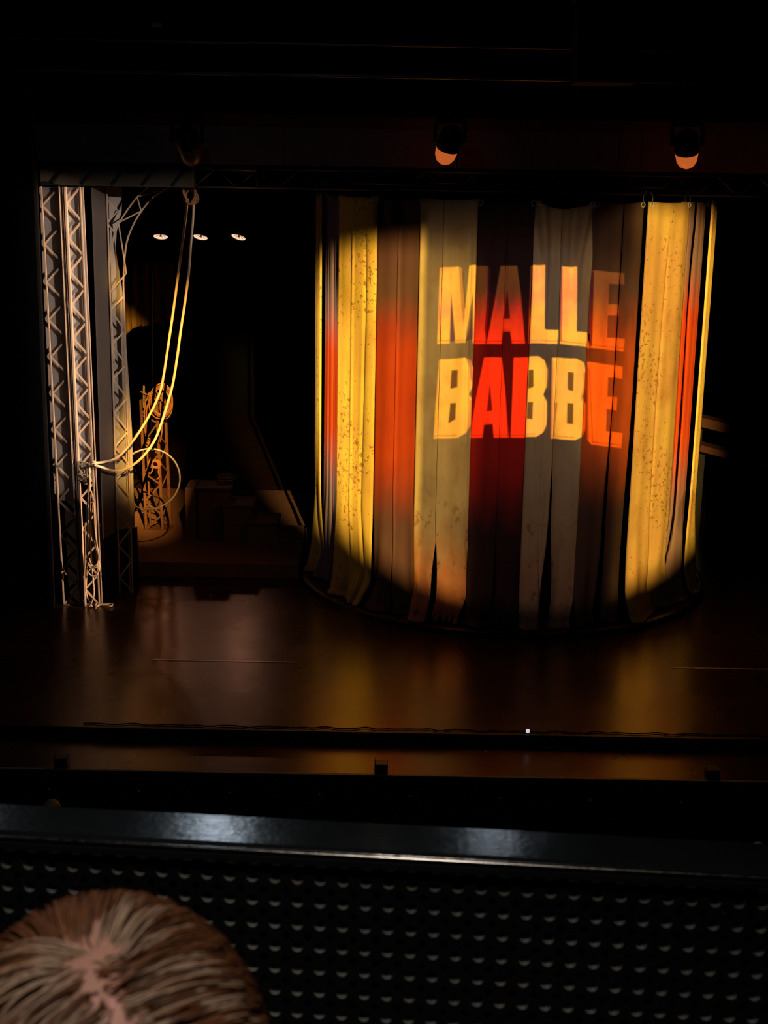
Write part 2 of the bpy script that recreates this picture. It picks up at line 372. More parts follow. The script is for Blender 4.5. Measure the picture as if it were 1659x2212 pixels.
angs[-1][0] = angs[-2][1] - .02; angs[-1][1] = angs[-1][0] + .34
print('STRIP ANGLES', [(round(math.degrees(a), 1), round(math.degrees(b), 1)) for a, b in angs])
def strip(k):
    xa, xb, kind, mk, off, creases, lab = STR[k]
    a0, a1 = angs[k]; wid = (a1 - a0) * CR; rnd = random.Random(100 + k)
    nu = max(16, int(wid / .016)); nz = 130
    ph = [rnd.uniform(0, 6.28) for _ in range(6)]
    m = MB(); uvs = []
    sag = {6: .11, 4: .02, 7: .03}.get(k, .02)
    vs = []
    flare_d = rnd.choice((-1, 1))
    slit = {2: (.48, .015, 1.4), 3: (.50, .10, 2.0), 4: (.46, .15, 1.7), 5: (.52, .05, 2.4), 6: (.47, .13, 3.0), 7: (.55, .09, 3.2), 9: (.42, .0, 2)}.get(k)
    ic = int(slit[0] * nu) if slit else -9
    for j in range(nz + 1):
        tz = j / nz; z0 = .118 + (ZT - .118) * (tz ** 1.25 if True else tz)
        for i in range(nu + 1):
            t = i / nu; x = t * wid; curl = 0
            if slit:
                c_ = (ic + .5) / nu; g = (slit[1] * sst(slit[2], .35, z0) * (1 + .25 * math.sin(z0 * 3 + k)) - .034) / wid
                dd = abs(t - c_) * wid; curl = (.035 if t > c_ else -.012) * math.exp(-max(dd - .008, 0) / .02)
                t = t * (c_ - g / 2) / c_ if t < c_ else 1 - (1 - t) * (1 - c_ - g / 2) / (1 - c_)
            if k in (1, 7): t *= 1 - .07 * sst(3.6, 1.5, z0)
            bot = sst(1.7, .1, z0); bb = sst(.55, .1, z0)
            r = CR + off + curl
            # gentle ripples, stronger towards the hem
            r += (.012 + .03 * bot) * math.sin(x * 9 + ph[0] + .15 * z0) + (.006 + .012 * bot) * math.sin(x * 23 + ph[1] - .2 * z0)
            r += .055 * bot * math.sin(x * 4.3 / max(wid, .3) * 1.3 + ph[2] + 1.2 * bot)
            for (ct, dp) in creases:
                c = ct + .04 * math.sin(z0 * .7 + ph[3]) - .10 * bot * (1 if k % 2 else -1)
                q = (t - c) * wid
                d = math.exp(-max(q, 0) / (.035 + .14 * bot)) if q > 0 else math.exp(q / .012)
                r -= 1.7 * dp * (1 + 2.2 * bot) * d * sst(5.8, 5.0, z0)
            # cloth edges turn slightly inwards
            ed = min(t, 1 - t) * wid
            r -= .025 * math.exp(-ed / .012)
            z = z0
            if k == 6:   # wrinkles radiating from the eyelets
                h = sst(4.3, 6.0, z0)
                r += -.09 * h * math.sin(t * 3.14159) + .05 * h * math.sin((abs(t - .5) * 2) * 9 * (1 + (6.05 - z0) * .5) + 1.0) * sst(0, .25, abs(t - .5))
            z -= sag * 4 * t * (1 - t) * sst(5.3, ZT, z0)
            # hem spreads out on the turntable
            r += bb * (.09 + .05 * math.sin(x * 5 + ph[4])) + sst(.2, .118, z0) * .05
            lean = (bb * .06) * (1 if k in (8, 3) else -.6)
            a = a0 + (a1 - a0) * t + lean * (t - .1) * (1.5 if k == 8 else 1)
            if k == 8: a += sst(.9, .15, z0) * .09 * sst(.5, 1, t)
            if z0 < .125: z += .004 * math.sin(x * 31 + ph[5])
            vs.append((r * math.sin(a), -r * math.cos(a), z)); uvs.append((x, z0))
    fs = []
    for j in range(nz):
        for i in range(nu):
            q = j * (nu + 1) + i
            if i != ic: fs.append((q, q + 1, q + nu + 2, q + nu + 1))
    if k == 4:   # torn bite out of the hem
        nu_ = nu - 1
        fs = [f for n_, f in enumerate(fs) if not (n_ // nu_ < 4 and (n_ % nu_) / nu_ > .45 + .06 * math.sin((n_ % nu_)) and (n_ % nu_) / nu_ < .9 and n_ // nu_ < 2 + 2 * math.sin((n_ % nu_) * .9))]
    m.add(vs, fs)
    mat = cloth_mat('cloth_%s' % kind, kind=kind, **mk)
    e = empty('curtain_strip', (CX, CY, ZT), lab, 'curtain strip', 'cloth strips of the round curtain')
    c = m.build('cloth', mat, None, smooth=True)
    c.parent = e; c.location = (0, 0, -ZT)
    uvl = c.data.uv_layers.new(name='cloth')
    for lp in c.data.loops: uvl.data[lp.index].uv = uvs[lp.vertex_index]
    sd = c.modifiers.new('thick', 'SOLIDIFY'); sd.thickness = .003; sd.offset = 0
    for t in (.055, .945) if wid > .3 else (.5,):
        a = a0 + (a1 - a0) * t; r = CR + off + .008
        X, Y = CX + r * math.sin(a), CY - r * math.cos(a)
        ey = MB().tube([(X + .032 * math.cos(q) * math.cos(a), Y + .032 * math.cos(q) * math.sin(a), ZT - .045 + .032 * math.sin(q)) for q in [i * math.pi / 8 for i in range(16)]], .008, 6, closed=True)
        ey = ey.build('eyelet', M['eyelet'], e, smooth=True)
        hk = [(X, Y - .0, ZT - .04), (X, Y - .02, ZT + .01), (X, Y, ZT + .07), (CX + CR * math.sin(a), CY - CR * math.cos(a), RING_Z - .036)]
        MB().tube(smooth(hk, 4), .005, 5).build('hook', M['alu'], e, smooth=True)
for k in range(len(STR)): strip(k)
# dark inner lining hung inside the strips, so no light shows between them
m = MB(); n = 60; vs = []; fs = []
for j in range(2):
    for i in range(n + 1):
        a = math.radians(-100 + 200 * i / n); r = CR - .62 + .03 * math.sin(i * 1.7)
        vs.append((r * math.sin(a), -r * math.cos(a), .12 if j == 0 else 6.02))
fs = [(i, i + 1, n + 2 + i, n + 1 + i) for i in range(n)]
o = m.add(vs, fs).build('inner_curtain', M['blackcloth'], smooth=True); o.location = (CX, CY, 0)
o.modifiers.new('thick', 'SOLIDIFY').thickness = .004
tag(o, 'plain black lining curtain hanging inside the ring of strips', 'curtain')

# ------------------------------------------------------------------ image projector with its glass slide (above the balcony)
SL = .40   # slide distance from the lamp
def slide_pt(X, Z, dy=0.0):
    s = (SL + dy) / (PLANE_Y - PROJ.y)
    return PROJ + (Vector((X, PLANE_Y, Z)) - PROJ) * s
def plane_of(px, py):
    _, P = cyl(px, py, CR + .01); d = P - PROJ
    Q = PROJ + d * ((PLANE_Y - PROJ.y) / d.y); return (Q.x, Q.z)
K = 3.318
def LT(pts, sub=4):
    q = [plane_of(900 + x / K, 540 + y / K) for x, y in pts]; out = []
    for i in range(len(q)):
        a = q[i]; b = q[(i + 1) % len(q)]
        out += [a]
    return out
OUT = { # letter outlines in the projected picture, with counters
 'M': [(165,130),(300,122),(322,135),(345,420),(378,113),(425,110),(515,112),(532,140),(520,400),(497,668),(400,668),(403,300),(345,668),(276,668),(246,300),(234,672),(145,676),(155,400)],
 'A': [(606,110),(724,108),(750,300),(782,664),(688,664),(674,576),(620,580),(614,668),(505,668),(560,380)],
 'L': [(822,112),(918,110),(915,572),(1012,578),(1008,676),(804,668),(812,400)],
 'L2': [(1040,120),(1148,120),(1150,300),(1145,587),(1222,594),(1246,600),(1240,698),(1024,676),(1030,400)],
 'E': [(1258,150),(1275,140),(1490,162),(1492,245),(1385,235),(1380,380),(1452,385),(1450,465),(1376,460),(1370,622),(1495,632),(1488,722),(1246,694),(1240,400)],
 'B': [(160,790),(350,775),(388,795),(398,830),(410,840),(402,980),(372,1035),(396,1070),(390,1250),(350,1315),(290,1350),(118,1356),(130,1150)],
 'A2': [(488,765),(612,765),(640,1000),(664,1338),(556,1340),(548,1244),(486,1248),(475,1340),(385,1342),(430,1050)],
 'B2': [(700,765),(870,765),(915,795),(936,855),(930,980),(905,1040),(932,1090),(930,1250),(905,1310),(855,1342),(678,1338),(690,1050)],
 'B3': [(968,775),(1145,782),(1198,810),(1215,870),(1212,990),(1185,1058),(1218,1100),(1214,1280),(1188,1340),(1130,1366),(958,1354),(962,1050)],
 'E2': [(1228,795),(1480,832),(1478,918),(1378,905),(1372,1045),(1442,1050),(1436,1145),(1368,1132),(1362,1292),(1478,1308),(1470,1415),(1255,1388),(1226,1350),(1226,1050)]}
CNT = [[(655,275),(675,485),(625,490)],
 [(248,865),(292,862),(290,985),(240,998)],[(240,1100),(280,1098),(276,1215),(226,1245)],
 [(528,955),(546,1148),(506,1152)],
 [(802,862),(836,860),(836,985),(797,995)],[(795,1092),(832,1092),(828,1218),(788,1208)],
 [(1082,875),(1125,880),(1120,1015),(1080,1003)],[(1078,1098),(1122,1103),(1118,1252),(1075,1245)]]
def fill(name, contours, mat, parent, dy=0.0):
    vs3 = [[Vector((x, z, 0)) for x, z in c] for c in contours]
    flat = [p for c in vs3 for p in c]
    tris = tessellate_polygon(vs3)
    me = bpy.data.meshes.new(name); me.from_pydata([slide_pt(p.x, p.y, dy) - PROJ for p in flat], [], [tuple(t) for t in tris])
    me.materials.append(mat); uvl = me.uv_layers.new(name='slide')
    for lp in me.loops: p = flat[lp.vertex_index]; uvl.data[lp.index].uv = (p.x, p.y)
    o = bpy.data.objects.new(name, me); COL.objects.link(o); o.parent = parent; return o
def slide_mat(name, letters=False):
    t = NT(name); uvn = t.n('UVMap'); uvn.uv_map = 'slide'; X, Z, _ = t.sep(uvn.outputs[0]); uv = uvn.outputs[0]
    if letters:
        n = t.noise(t.mapping(uv, (1, 1, 1)), 1.6, 4, .6); n2 = t.noise(uv, 14, 3, .7)
        c = t.mix(t.step(n, .38, .62), (.70, .385, .07), (.70, .25, .10))
        c = t.mix(t.math('MULTIPLY', t.step(n2, .4, .75), .25), c, (.52, .22, .06))
        c = t.mix(t.math('MULTIPLY', t.step(Z, 4.55, 3.7), .6), c, (.74, .42, .06))
    else:
        # soft round edge of the picture
        dx = t.math('DIVIDE', t.math('SUBTRACT', X, EDGE[0]), EDGE[2]); dz = t.math('DIVIDE', t.math('MINIMUM', t.math('SUBTRACT', Z, EDGE[1]), 0.0), EDGE[3])
        r = t.math('SQRT', t.math('ADD', t.math('MULTIPLY', dx, dx), t.math('MULTIPLY', dz, dz)))
        edge = t.step(r, 1.07, .93)
        topl = t.step(t.math('ADD', Z, t.math('MULTIPLY', t.step(X, 2.4, 3.5), -.55)), TOPZ + .20, TOPZ - .34)
        topl = t.math('POWER', topl, 1.3)
        edge = t.math('MULTIPLY', edge, topl)
        wash = t.mix(t.step(t.noise(uv, .9, 3), .35, .65), (.76, .51, .12), (.70, .40, .12))
        # dim, cooler middle field behind the letters
        bx = t.math('MULTIPLY', t.step(X, MIDX[0], MIDX[0] + .12), t.step(X, MIDX[1] + .25, MIDX[1] - .25))
        topdim = t.step(Z, 4.7, 5.6)
        patch = t.noise(t.mapping(uv, (1.0, .6, 1)), 1.0, 4)
        dimc = t.mix(t.step(Z, .9, 3.4), (.015, .009, .009), (.060, .048, .051))
        dimc = t.mix(t.step(X, MIDX[0] + 1.0, MIDX[0] + .45), dimc, (.36, .24, .095))
        dimc = t.mix(t.math('MULTIPLY', t.step(X, MIDX[1] - 1.0, MIDX[1] - .2), t.step(Z, 1.6, 3.2)), dimc, (.45, .27, .11))
        dimc = t.mix(t.math('MULTIPLY', t.step(patch, .45, .65), .4), dimc, (.055, .030, .022))
        dimc = t.mix(t.math('MULTIPLY', topdim, .85), dimc, (.022, .014, .013))
        c = t.mix(bx, wash, dimc)
        # faint ember colour around the lower line
        c = t.mix(edge, (0, 0, 0), c)
        # the dim field keeps a little light below and above the round edge
        spill = t.math('MULTIPLY', t.math('MULTIPLY', bx, .5), t.math('MULTIPLY', t.step(Z, 6.1, 5.3), t.step(Z, -.2, 1.2)))
        c = t.mix(spill, c, (.040, .025, .019))
    tr = t.n('BsdfTransparent'); t.set(tr.inputs[0], c); t.t.links.new(tr.outputs[0], t.out.inputs[0]); return t.m
def gel(name, col):
    t = NT(name); tr = t.n('BsdfTransparent'); tr.inputs[0].default_value = (*col, 1); t.t.links.new(tr.outputs[0], t.out.inputs[0]); return t.m
pl = plane_of(700, 1160); pr = plane_of(1500, 1185); pt = plane_of(900, 470); pb = plane_of(850, 1285)
print('plane pts', pl, pr, pt, pb, plane_of(905, 742), plane_of(1390, 742), plane_of(735, 480))
EDGE = (2.04, 3.2, 3.05, 3.12); TOPZ = 5.52; MIDX = (plane_of(904, 742)[0], plane_of(1372, 742)[0])
ee = empty('image_projector', PROJ, 'black image projector hung above the balcony pointing at the curtain', 'projector')
MB().box(tuple(PROJ + Vector((-.25, -.75, -.16))), tuple(PROJ + Vector((.25, -.08, .16)))).build('housing', M['housing'], ee, bevel=.02)
MB().tube([PROJ + Vector((0, -.4, .16)), Vector((PROJ.x, PROJ.y - .4, 12.99))], .02, 8).build('hanging_pole', M['housing'], ee)
outer = [(-4.5, -4.5), (8.5, -4.5), (8.5, 10), (-4.5, 10)]
LET = [LT(v) for v in OUT.values()]
bgm = slide_mat('slide_picture'); ltm = slide_mat('slide_letters', True)
fill('slide', [outer] + LET, bgm, ee)
lt = MB()
for i, L in enumerate(LET): fill('slide_letter', [L], ltm, ee)
# thin darker line between the face of each letter and its bright lower lip
DL = gel('line_glass', (.55, .42, .42))
for (a, b) in (((150,652),(234,650)), ((276,648),(345,648)), ((402,648),(497,648)), ((518,648),(616,644)), ((688,644),(778,646)), ((806,646),(1009,654)), ((1028,654),(1240,676)), ((1250,670),(1489,698)),
               ((119,1334),(285,1328)), ((388,1322),(475,1320)), ((554,1320),(660,1318)), ((680,1318),(852,1320)), ((962,1334),(1126,1344)), ((1255,1366),(1472,1392)), ((620,566),(675,562)), ((486,1236),(548,1232))):
    fill('slide_line', [LT([a, b, (b[0], b[1] + 6), (a[0], a[1] + 6)])], DL, ee, .008)
for q in (((322,160),(340,420),(348,420),(330,160)), ((160,400),(166,660),(172,660),(166,400)), ((1006,1100),(978,1340),(985,1340),(984,1100)), ((640,900),(664,1330),(656,1330),(632,900)), ((770,560),(780,660),(786,660),(776,560)), ((1240,840),(1262,1375),(1268,1375),(1246,840))):
    fill('slide_line', [LT(q)], DL, ee, .010)
# counters, shaded flanks and bright lips of the letters: second glass layer
for c in CNT: fill('slide_counter', [LT(c)], gel('counter_glass', (.17, .16, .24)), ee, .004)
for c, col in (([(300,122),(322,135),(345,420),(335,560),(318,400)], (.62,.55,.75)), ([(515,112),(532,140),(520,400),(500,640),(490,560),(512,300)], (.30,.12,.9)),
               ([(246,330),(262,480),(276,640),(262,660),(240,655)], (.55,.35,1)), ([(400,400),(403,640),(352,655),(380,560)], (.6,.42,1)),
               ([(1258,150),(1276,145),(1270,400),(1262,680),(1243,690),(1240,400)], (.30,.16,1)), ([(1024,660),(1030,400),(1040,130),(1046,130),(1040,660)], (.7,.35,.8)),
               ([(350,775),(388,795),(398,830),(398,950),(384,930),(378,840)], (.55,.42,1)), ([(378,1080),(396,1072),(390,1250),(350,1315),(368,1250)], (.75,.55,.9)),
               ([(958,1354),(962,1050),(968,790),(978,790),(972,1350)], (.65,.45,.9)), ([(1226,1350),(1226,1050),(1228,830),(1236,840),(1240,1360)], (.62,.45,.5)),
               ([(1194,880),(1215,875),(1212,990),(1185,1058),(1218,1100),(1214,1280),(1188,1340),(1172,1340),(1196,1270),(1190,1100),(1172,1060),(1194,980)], (.8,.5,.5))):
    fill('slide_tint', [LT(c)], gel('tint_glass', col), ee, .006)

# ------------------------------------------------------------------ shuttered stage lamps (outside the frame) for tower and ropes
def shuttered(loc, aim, hole, label, dist=.30, half=.16):
    loc = Vector(loc); n = (Vector(aim) - loc).normalized()
    e = empty('profile_spotlight', loc, label, 'stage light')
    rgt = n.cross(Vector((0, 0, 1))).normalized(); up = rgt.cross(n)
    def pr(P):
        d = Vector(P) - loc; t = dist / d.dot(n); q = d * t - n * dist; return (q.dot(rgt), q.dot(up))
    hp = [pr(P) for P in hole]; out = [(-half, -half), (half, -half), (half, half), (-half, half)]
    vs = [[Vector((x, y, 0)) for x, y in c] for c in (out, hp)]; flat = vs[0] + vs[1]
    m = MB().add([loc + n * dist + rgt * p.x + up * p.y for p in flat], [tuple(t) for t in tessellate_polygon(vs)])
    o = m.build('shutter', M['housing'], e); sd = o.modifiers.new('thick', 'SOLIDIFY'); sd.thickness = .0005
    Mx = Matrix((rgt, up, n)).transposed().to_4x4(); Mx.translation = loc
    MB().lathe([(half * 1.5, dist + .01), (half * 1.5, -.10), (.10, -.25), (.001, -.26)], 24, Mx).build('housing', M['housing'], e, smooth=True)
    MB().tube([loc - n * .2 + up * .12, Vector(loc - n * .2) + Vector((0, 0, 1.2))], .015, 6).build('hanging_pole', M['housing'], e)
shuttered(T_LIGHT, T_AIM, [(-5.1, 19.8, 1.0), (-3.7, 20.4, 1.0), (-3.55, 20.4, 4.5), (-3.0, 20.4, 5.7), (-3.3, 20.4, 5.98), (-5.1, 19.8, 6.02)], 'black profile spotlight hung high over the stage aimed at the ladder towers')
def cp(a, z): a = math.radians(a); return (CX + CR * math.sin(a), CY - CR * math.cos(a), z)
shuttered(WL, (-.6, 20.5, 3.4), [cp(-94, 2.5), cp(-75, 2.0), cp(-52, 1.3), cp(-56, 4.2), cp(-94, 4.8)], 'added wash spotlight at the house side brightening the pale curtain end')
shuttered(WR, (4.5, 20.5, 3.4), [cp(96, 2.2), cp(75, 1.8), cp(52, 1.1), cp(60, 5.5), cp(96, 5.2)], 'added wash spotlight at the house side brightening the golden curtain end')
shuttered(F_LIGHT, F_AIM, [(-4.52, 19.7, .0), (-4.10, 19.8, .0), (-4.17, 19.8, 6.1), (-4.60, 19.7, 6.1)], 'black profile spotlight at the stage side aimed at the tower ropes')
shuttered(R_LIGHT, R_AIM, [atY(x, y, 20.3) for x, y in ((276, 990), (266, 962), (300, 912), (325, 860), (350, 760), (352, 690), (330, 660), (288, 618), (270, 612), (270, 578), (290, 576), (362, 650), (425, 668), (392, 850), (385, 940), (360, 1040), (312, 1040), (306, 1005))], 'black profile spotlight above the balcony aimed at the two hanging ropes')

# ------------------------------------------------------------------ ladder towers
def lattice(mb, a0, a1, b0, b1, pitch, w=.028, t=.012, start=0):
    "zigzag bars between chord a (a0 foot, a1 head) and chord b"
    a0, a1, b0, b1 = map(Vector, (a0, a1, b0, b1)); L = (a1 - a0).length; n = int(round(L / pitch * 2)); out = []
    for i in range(n):
        u, v = i / n, (i + 1) / n
        A = a0.lerp(a1, u) if (i + start) % 2 == 0 else b0.lerp(b1, u)
        B = b0.lerp(b1, v) if (i + start) % 2 == 0 else a0.lerp(a1, v)
        out.append((A, B))
    return out
def chord(e, foot, head, w, d, name='chord', mat='towersteel'):
    MB().bar(foot, head, w, d).build(name, M[mat], e, bevel=.003)
TT = 6.10
e = empty('ladder_tower', (-4.47, 19.72, 0), 'tall steel lattice tower with bright corner post and ropes at the stage edge', 'lattice tower')
cf, ch = Vector((-4.47, 19.775, 0)), Vector((-4.535, 19.775, TT))
for dx, w_, d_, m_ in ((-.052, .016, .05, 'towersteel'), (-.026, .018, .02, 'rust'), (.0, .016, .05, 'towersteel'), (.03, .030, .07, 'towersteel')):
    chord(e, cf + Vector((dx, .0, 0)), ch + Vector((dx, 0, 0)), w_, d_, 'corner_post', m_)
lf, lh = Vector((-4.76, 19.80, 0)), Vector((-4.845, 19.80, TT))
rf, rh = Vector((-4.235, 19.83, 0)), Vector((-4.31, 19.83, TT))
chord(e, lf, lh, .022, .03); chord(e, rf, rh, .020, .03); chord(e, rf + Vector((.035, .02, 0)), rh + Vector((.035, .02, 0)), .014, .03)
for A, B in lattice(None, lf + Vector((.01, 0, .02)), lh, cf + Vector((-.05, .02, .02)), ch + Vector((-.05, .02, 0)), .53, start=0):
    MB().bar(A, B, .026, .012).build('brace', M['towersteel'], e)
for A, B in lattice(None, cf + Vector((.04, .02, .02)), ch + Vector((.04, .02, 0)), rf, rh, .475, start=1):
    MB().bar(A, B, .026, .014).build('brace', M['towersteel'], e)
MB().bar(lf + Vector((0, 0, .01)), rf + Vector((0, 0, .01)), .02, .05).build('foot_plate', M['steel'], e)

# second tower with the curved bracket
e = empty('arched_tower', (-3.92, 20.40, 0), 'steel lattice tower whose head curves over into an arch', 'lattice tower')
af, ah = Vector((-4.03, 20.36, 0)), Vector((-4.045, 20.36, TT))
bf = Vector((-3.85, 20.46, 0)); bh = atY(268, 640, 20.46)
chord(e, af, ah, .020, .03)
inner = smooth([Vector((-4.015, 20.37, 3.6))] + [atY(x, y, 20.40) for x, y in ((236, 600), (240, 545), (250, 497), (271, 460), (298, 424), (322, 402))], 5)
outerc = smooth([bf] + [bf.lerp(bh, q) for q in (.3, .6, .85)] + [atY(x, y, 20.46) for x, y in ((268, 640), (267, 600), (273, 528), (289, 484), (310, 450), (334, 424), (365, 404))], 5)
for i_, c in enumerate((inner, outerc)):
    m = MB()
    for p, q in zip(c, c[1:]): m.bar(p, q + (q - p) * .02, .018, .035)
    m.build('curved_chord', M['towersteel'], e)
MB().bar(bf + Vector((-.035, 0, 0)), bh + Vector((-.035, 0, 0)), .010, .02).build('chord', M['towersteel'], e)
for A, B in lattice(None, af + Vector((0, 0, .02)), Vector((-4.045, 20.38, 4.6)), bf + Vector((0, 0, .02)), bh, .512, start=1):
    MB().bar(A, B, .022, .012).build('brace', M['towersteel'], e)
nodes = [(236, 605), (271, 528), (240, 548), (276, 515), (250, 480), (298, 462), (258, 480), (303, 455), (296, 426)]
for (x0, y0), (x1, y1) in (((240, 630), (273, 590)), ((273, 590), (256, 482)), ((258, 480), (305, 456)), ((305, 456), (296, 425)), ((296, 425), (345, 412))):
    MB().bar(atY(x0, y0, 20.43), atY(x1, y1, 20.43), .018, .012).build('brace', M['towersteel'], e)
# small lattice behind, between straight post and curve
for (x0, y0), (x1, y1) in (((228, 430), (255, 455)), ((255, 455), (231, 482)), ((231, 482), (246, 500))):
    MB().bar(atY(x0, y0, 20.385), atY(x1, y1, 20.385), .020, .010).build('brace', M['towersteel'], e)

# grey flats behind the towers and black sheets for the shade below them
def flat(pts, z0, z1, mat, name, label, th=.03):
    m = MB(); n = len(pts)
    vs = [(x, y, z) for z in (z0, z1) for x, y in pts] + [(x, y + th, z) for z in (z0, z1) for x, y in pts]
    fs = []
    for i in range(n - 1):
        fs += [(i, i + 1, n + i + 1, n + i), (2*n + i + 1, 2*n + i, 3*n + i, 3*n + i + 1), (n + i, n + i + 1, 3*n + i + 1, 3*n + i), (i + 1, i, 2*n + i, 2*n + i + 1)]
    fs += [(0, n, 3*n, 2*n), (n-1, 3*n-1, 4*n-1, 2*n-1)]
    o = m.add(vs, fs).build(name, M[mat]); tag(o, label, 'stage flat'); return o
flat([(-4.88, 19.835), (-4.55, 19.845)], 1.6, 6.09, 'greyflat', 'stage_flat', 'narrow grey flat behind the outer lattice of the ladder tower')
flat([(-4.50, 19.85), (-4.28, 19.90)], 1.9, 6.09, 'greyflat', 'stage_flat', 'narrow brightly lit grey flat between bright corner post and inner post')
flat([(-4.17, 19.90), (-4.055, 20.42)], 1.0, 6.09, 'shadeflat', 'stage_flat', 'plain grey flat with shade put into its paint between the two towers')
px_ = [(-4.05, 1.0), (-3.82, 1.0), (-3.82, 2.5)] + [(atY(x, y, 20.56).x, atY(x, y, 20.56).z) for x, y in ((269, 700), (266, 640), (250, 540), (252, 500), (262, 455), (262, 398))] + [(-4.05, 6.09)]
vs = [(x, 20.50 + (x + 4.05) * .35, z) for x, z in px_]; nq = len(vs)
o = MB().add(vs + [(x, y + .03, z) for x, y, z in vs], [tuple(range(nq)), tuple(range(2 * nq - 1, nq - 1, -1))] + [((k + 1) % nq, k, nq + k, nq + (k + 1) % nq) for k in range(nq)]).build('stage_flat', M['greyflat'])
tag(o, 'grey flat with curved top edge seen through the arched tower', 'stage flat')
flat([(-4.88, 19.88), (-4.28, 19.95)], 0.0, 1.59, 'blackcloth', 'stage_flat', 'black sheet standing for shade behind the foot of the ladder tower')  # black stands in for the grey panel fading into shade
flat([(-4.17, 19.95), (-4.05, 20.50), (-3.80, 20.68)], 0.0, .99, 'blackcloth', 'stage_flat', 'black sheet standing for shade behind the foot of the arched tower')  # same painted-in shade under the arched tower's flats
e = empty('fascia_beam', (-3.9, 19.9, 6.12), 'dark boxed beam with slanting battens across the tower heads', 'beam')
MB().box((-4.86, 19.84, 6.115), (-2.75, 20.22, 6.40)).build('box_panel', simple('fascia_paint', (.05, .045, .04), .9, .2), e)
for i in range(5):
    x = -4.7 + i * .42; MB().bar((x, 19.832, 6.14), (x + .2, 19.832, 6.38), .035, .014).build('batten', M['blackmetal'], e)

# ------------------------------------------------------------------ box truss over the stage
e = empty('box_truss', (1.6, 20.02, 6.15), 'long horizontal lattice truss spanning above the stage opening', 'truss')
x0, x1 = -2.72, 6.6
for (y, z) in ((19.88, 6.13), (19.88, 6.38), (20.18, 6.13), (20.18, 6.38)):
    MB().tube([(x0, y, z), (x1, y, z)], .013, 8).build('chord', M['alu'], e, smooth=True)
n = 32
for i in range(n):
    xa = x0 + (x1 - x0) * i / n; xb = x0 + (x1 - x0) * (i + 1) / n
    za, zb = (6.13, 6.38) if i % 2 == 0 else (6.38, 6.13)
    MB().tube([(xa, 19.88, za), (xb, 19.88, zb)], .007, 6).build('brace', M['alu'], e, smooth=True)
    if i % 4 == 0: MB().tube([(xa, 19.88, za), (xa, 20.18, za)], .007, 6).build('brace', M['alu'], e, smooth=True)
for x in (-1.5, 1.0, 3.5, 6.0): MB().tube([(x, 20.03, 6.38), (x, 20.03, 12.99)], .006, 6).build('suspension_wire', M['blackmetal'], e)
MB().tube([(x0 + .02, 19.86, 6.13), (-1.85, 19.86, 6.13)], .009, 6).build('clamped_pipe', M['alu'], e, smooth=True)
MB().tube([(x0 + .02, 19.86, 6.36), (-1.85, 19.86, 6.36)], .009, 6).build('clamped_pipe', M['alu'], e, smooth=True)
MB().tube([(-1.85, 19.86, 6.13), (-1.85, 19.86, 6.36)], .009, 6).build('clamped_pipe', M['alu'], e, smooth=True)

# ------------------------------------------------------------------ ropes
def rope(name, pts, r, mat, label, cat='rope', group=None, sub=8):
    o = MB().tube(smooth(pts, sub), r, 8).build(name, M[mat], smooth=True)
    return tag(o, label, cat, group)
P_ = lambda L, Y: [atY(x, y, Y + (dy[0] if dy else 0)) for x, y, *dy in L]
rope('hanging_rope', P_([(405, 428), (402, 460), (396, 510), (388, 570), (376, 660), (364, 742), (350, 830), (337, 868), (318, 905), (296, 940), (272, 971, .0), (250, 990, -.2), (225, 998, -.45), (203, 1000, -.62)], 20.32), .019, 'rope',
     'pale rope sweeping from the truss knot and passing first behind the arched tower', 'rope', 'long ropes hanging from the truss')
rope('hanging_rope', P_([(418, 428), (417, 470), (412, 530), (408, 585), (400, 650), (391, 710), (383, 770), (374, 826), (363, 868), (350, 910), (337, 945), (322, 970), (303, 992), (283, 1007), (262, 1016), (240, 1016, -.2), (222, 1010, -.45), (203, 1004, -.62)], 20.20), .019, 'rope',
     'pale rope hanging clear of the tower and dipping lowest before the hoop', 'rope', 'long ropes hanging from the truss')
# knot of rope at the truss
pts = []
for i in range(90):
    q = i / 89 * 2 * math.pi * 7; pts.append(atY(411, 424, 20.26 - .18) + Vector((.085 * math.cos(q) * (1 - .3 * math.sin(q * .37)), .05 * math.sin(q * .7), .11 * math.sin(q + .6 * math.sin(q * .3)))))
rope('rope_knot', pts, .013, 'brownrope', 'bunched knot of rope tied under the truss', 'rope knot', sub=2)
# tie of both ropes on the tower post
pts = [atY(201, 1003, 19.70) + Vector((.035 * math.cos(q), .03 * math.sin(q), .004 * q - .05)) for q in [i * .5 for i in range(52)]]
rope('rope_tie', pts, .010, 'rope', 'small rope lashing that ties the hanging ropes to the tower post', 'rope tie', sub=2)
# hoop
hc = atY(323, 1035, 20.75); hr = .455
m = MB().tube([hc + Vector((hr * math.cos(q) * .98, .14 * math.cos(q), hr * math.sin(q) * 1.04)) for q in [i * 2 * math.pi / 64 for i in range(64)]], .014, 8, closed=True)
o = m.build('hoop', M['hoop'], smooth=True); tag(o, 'large thin hoop hanging between the arched tower and the rusty tower', 'hoop')
rope('black_cord', [hc + Vector((.02, 0, hr * 1.04 + .013)), hc + Vector((.03, .25, 1.4)), hc + Vector((.04, .45, 3.4)), hc + Vector((.05, .5, 9.6))], .003, 'blackcloth', 'thin black cord that the hoop hangs from', 'cord')

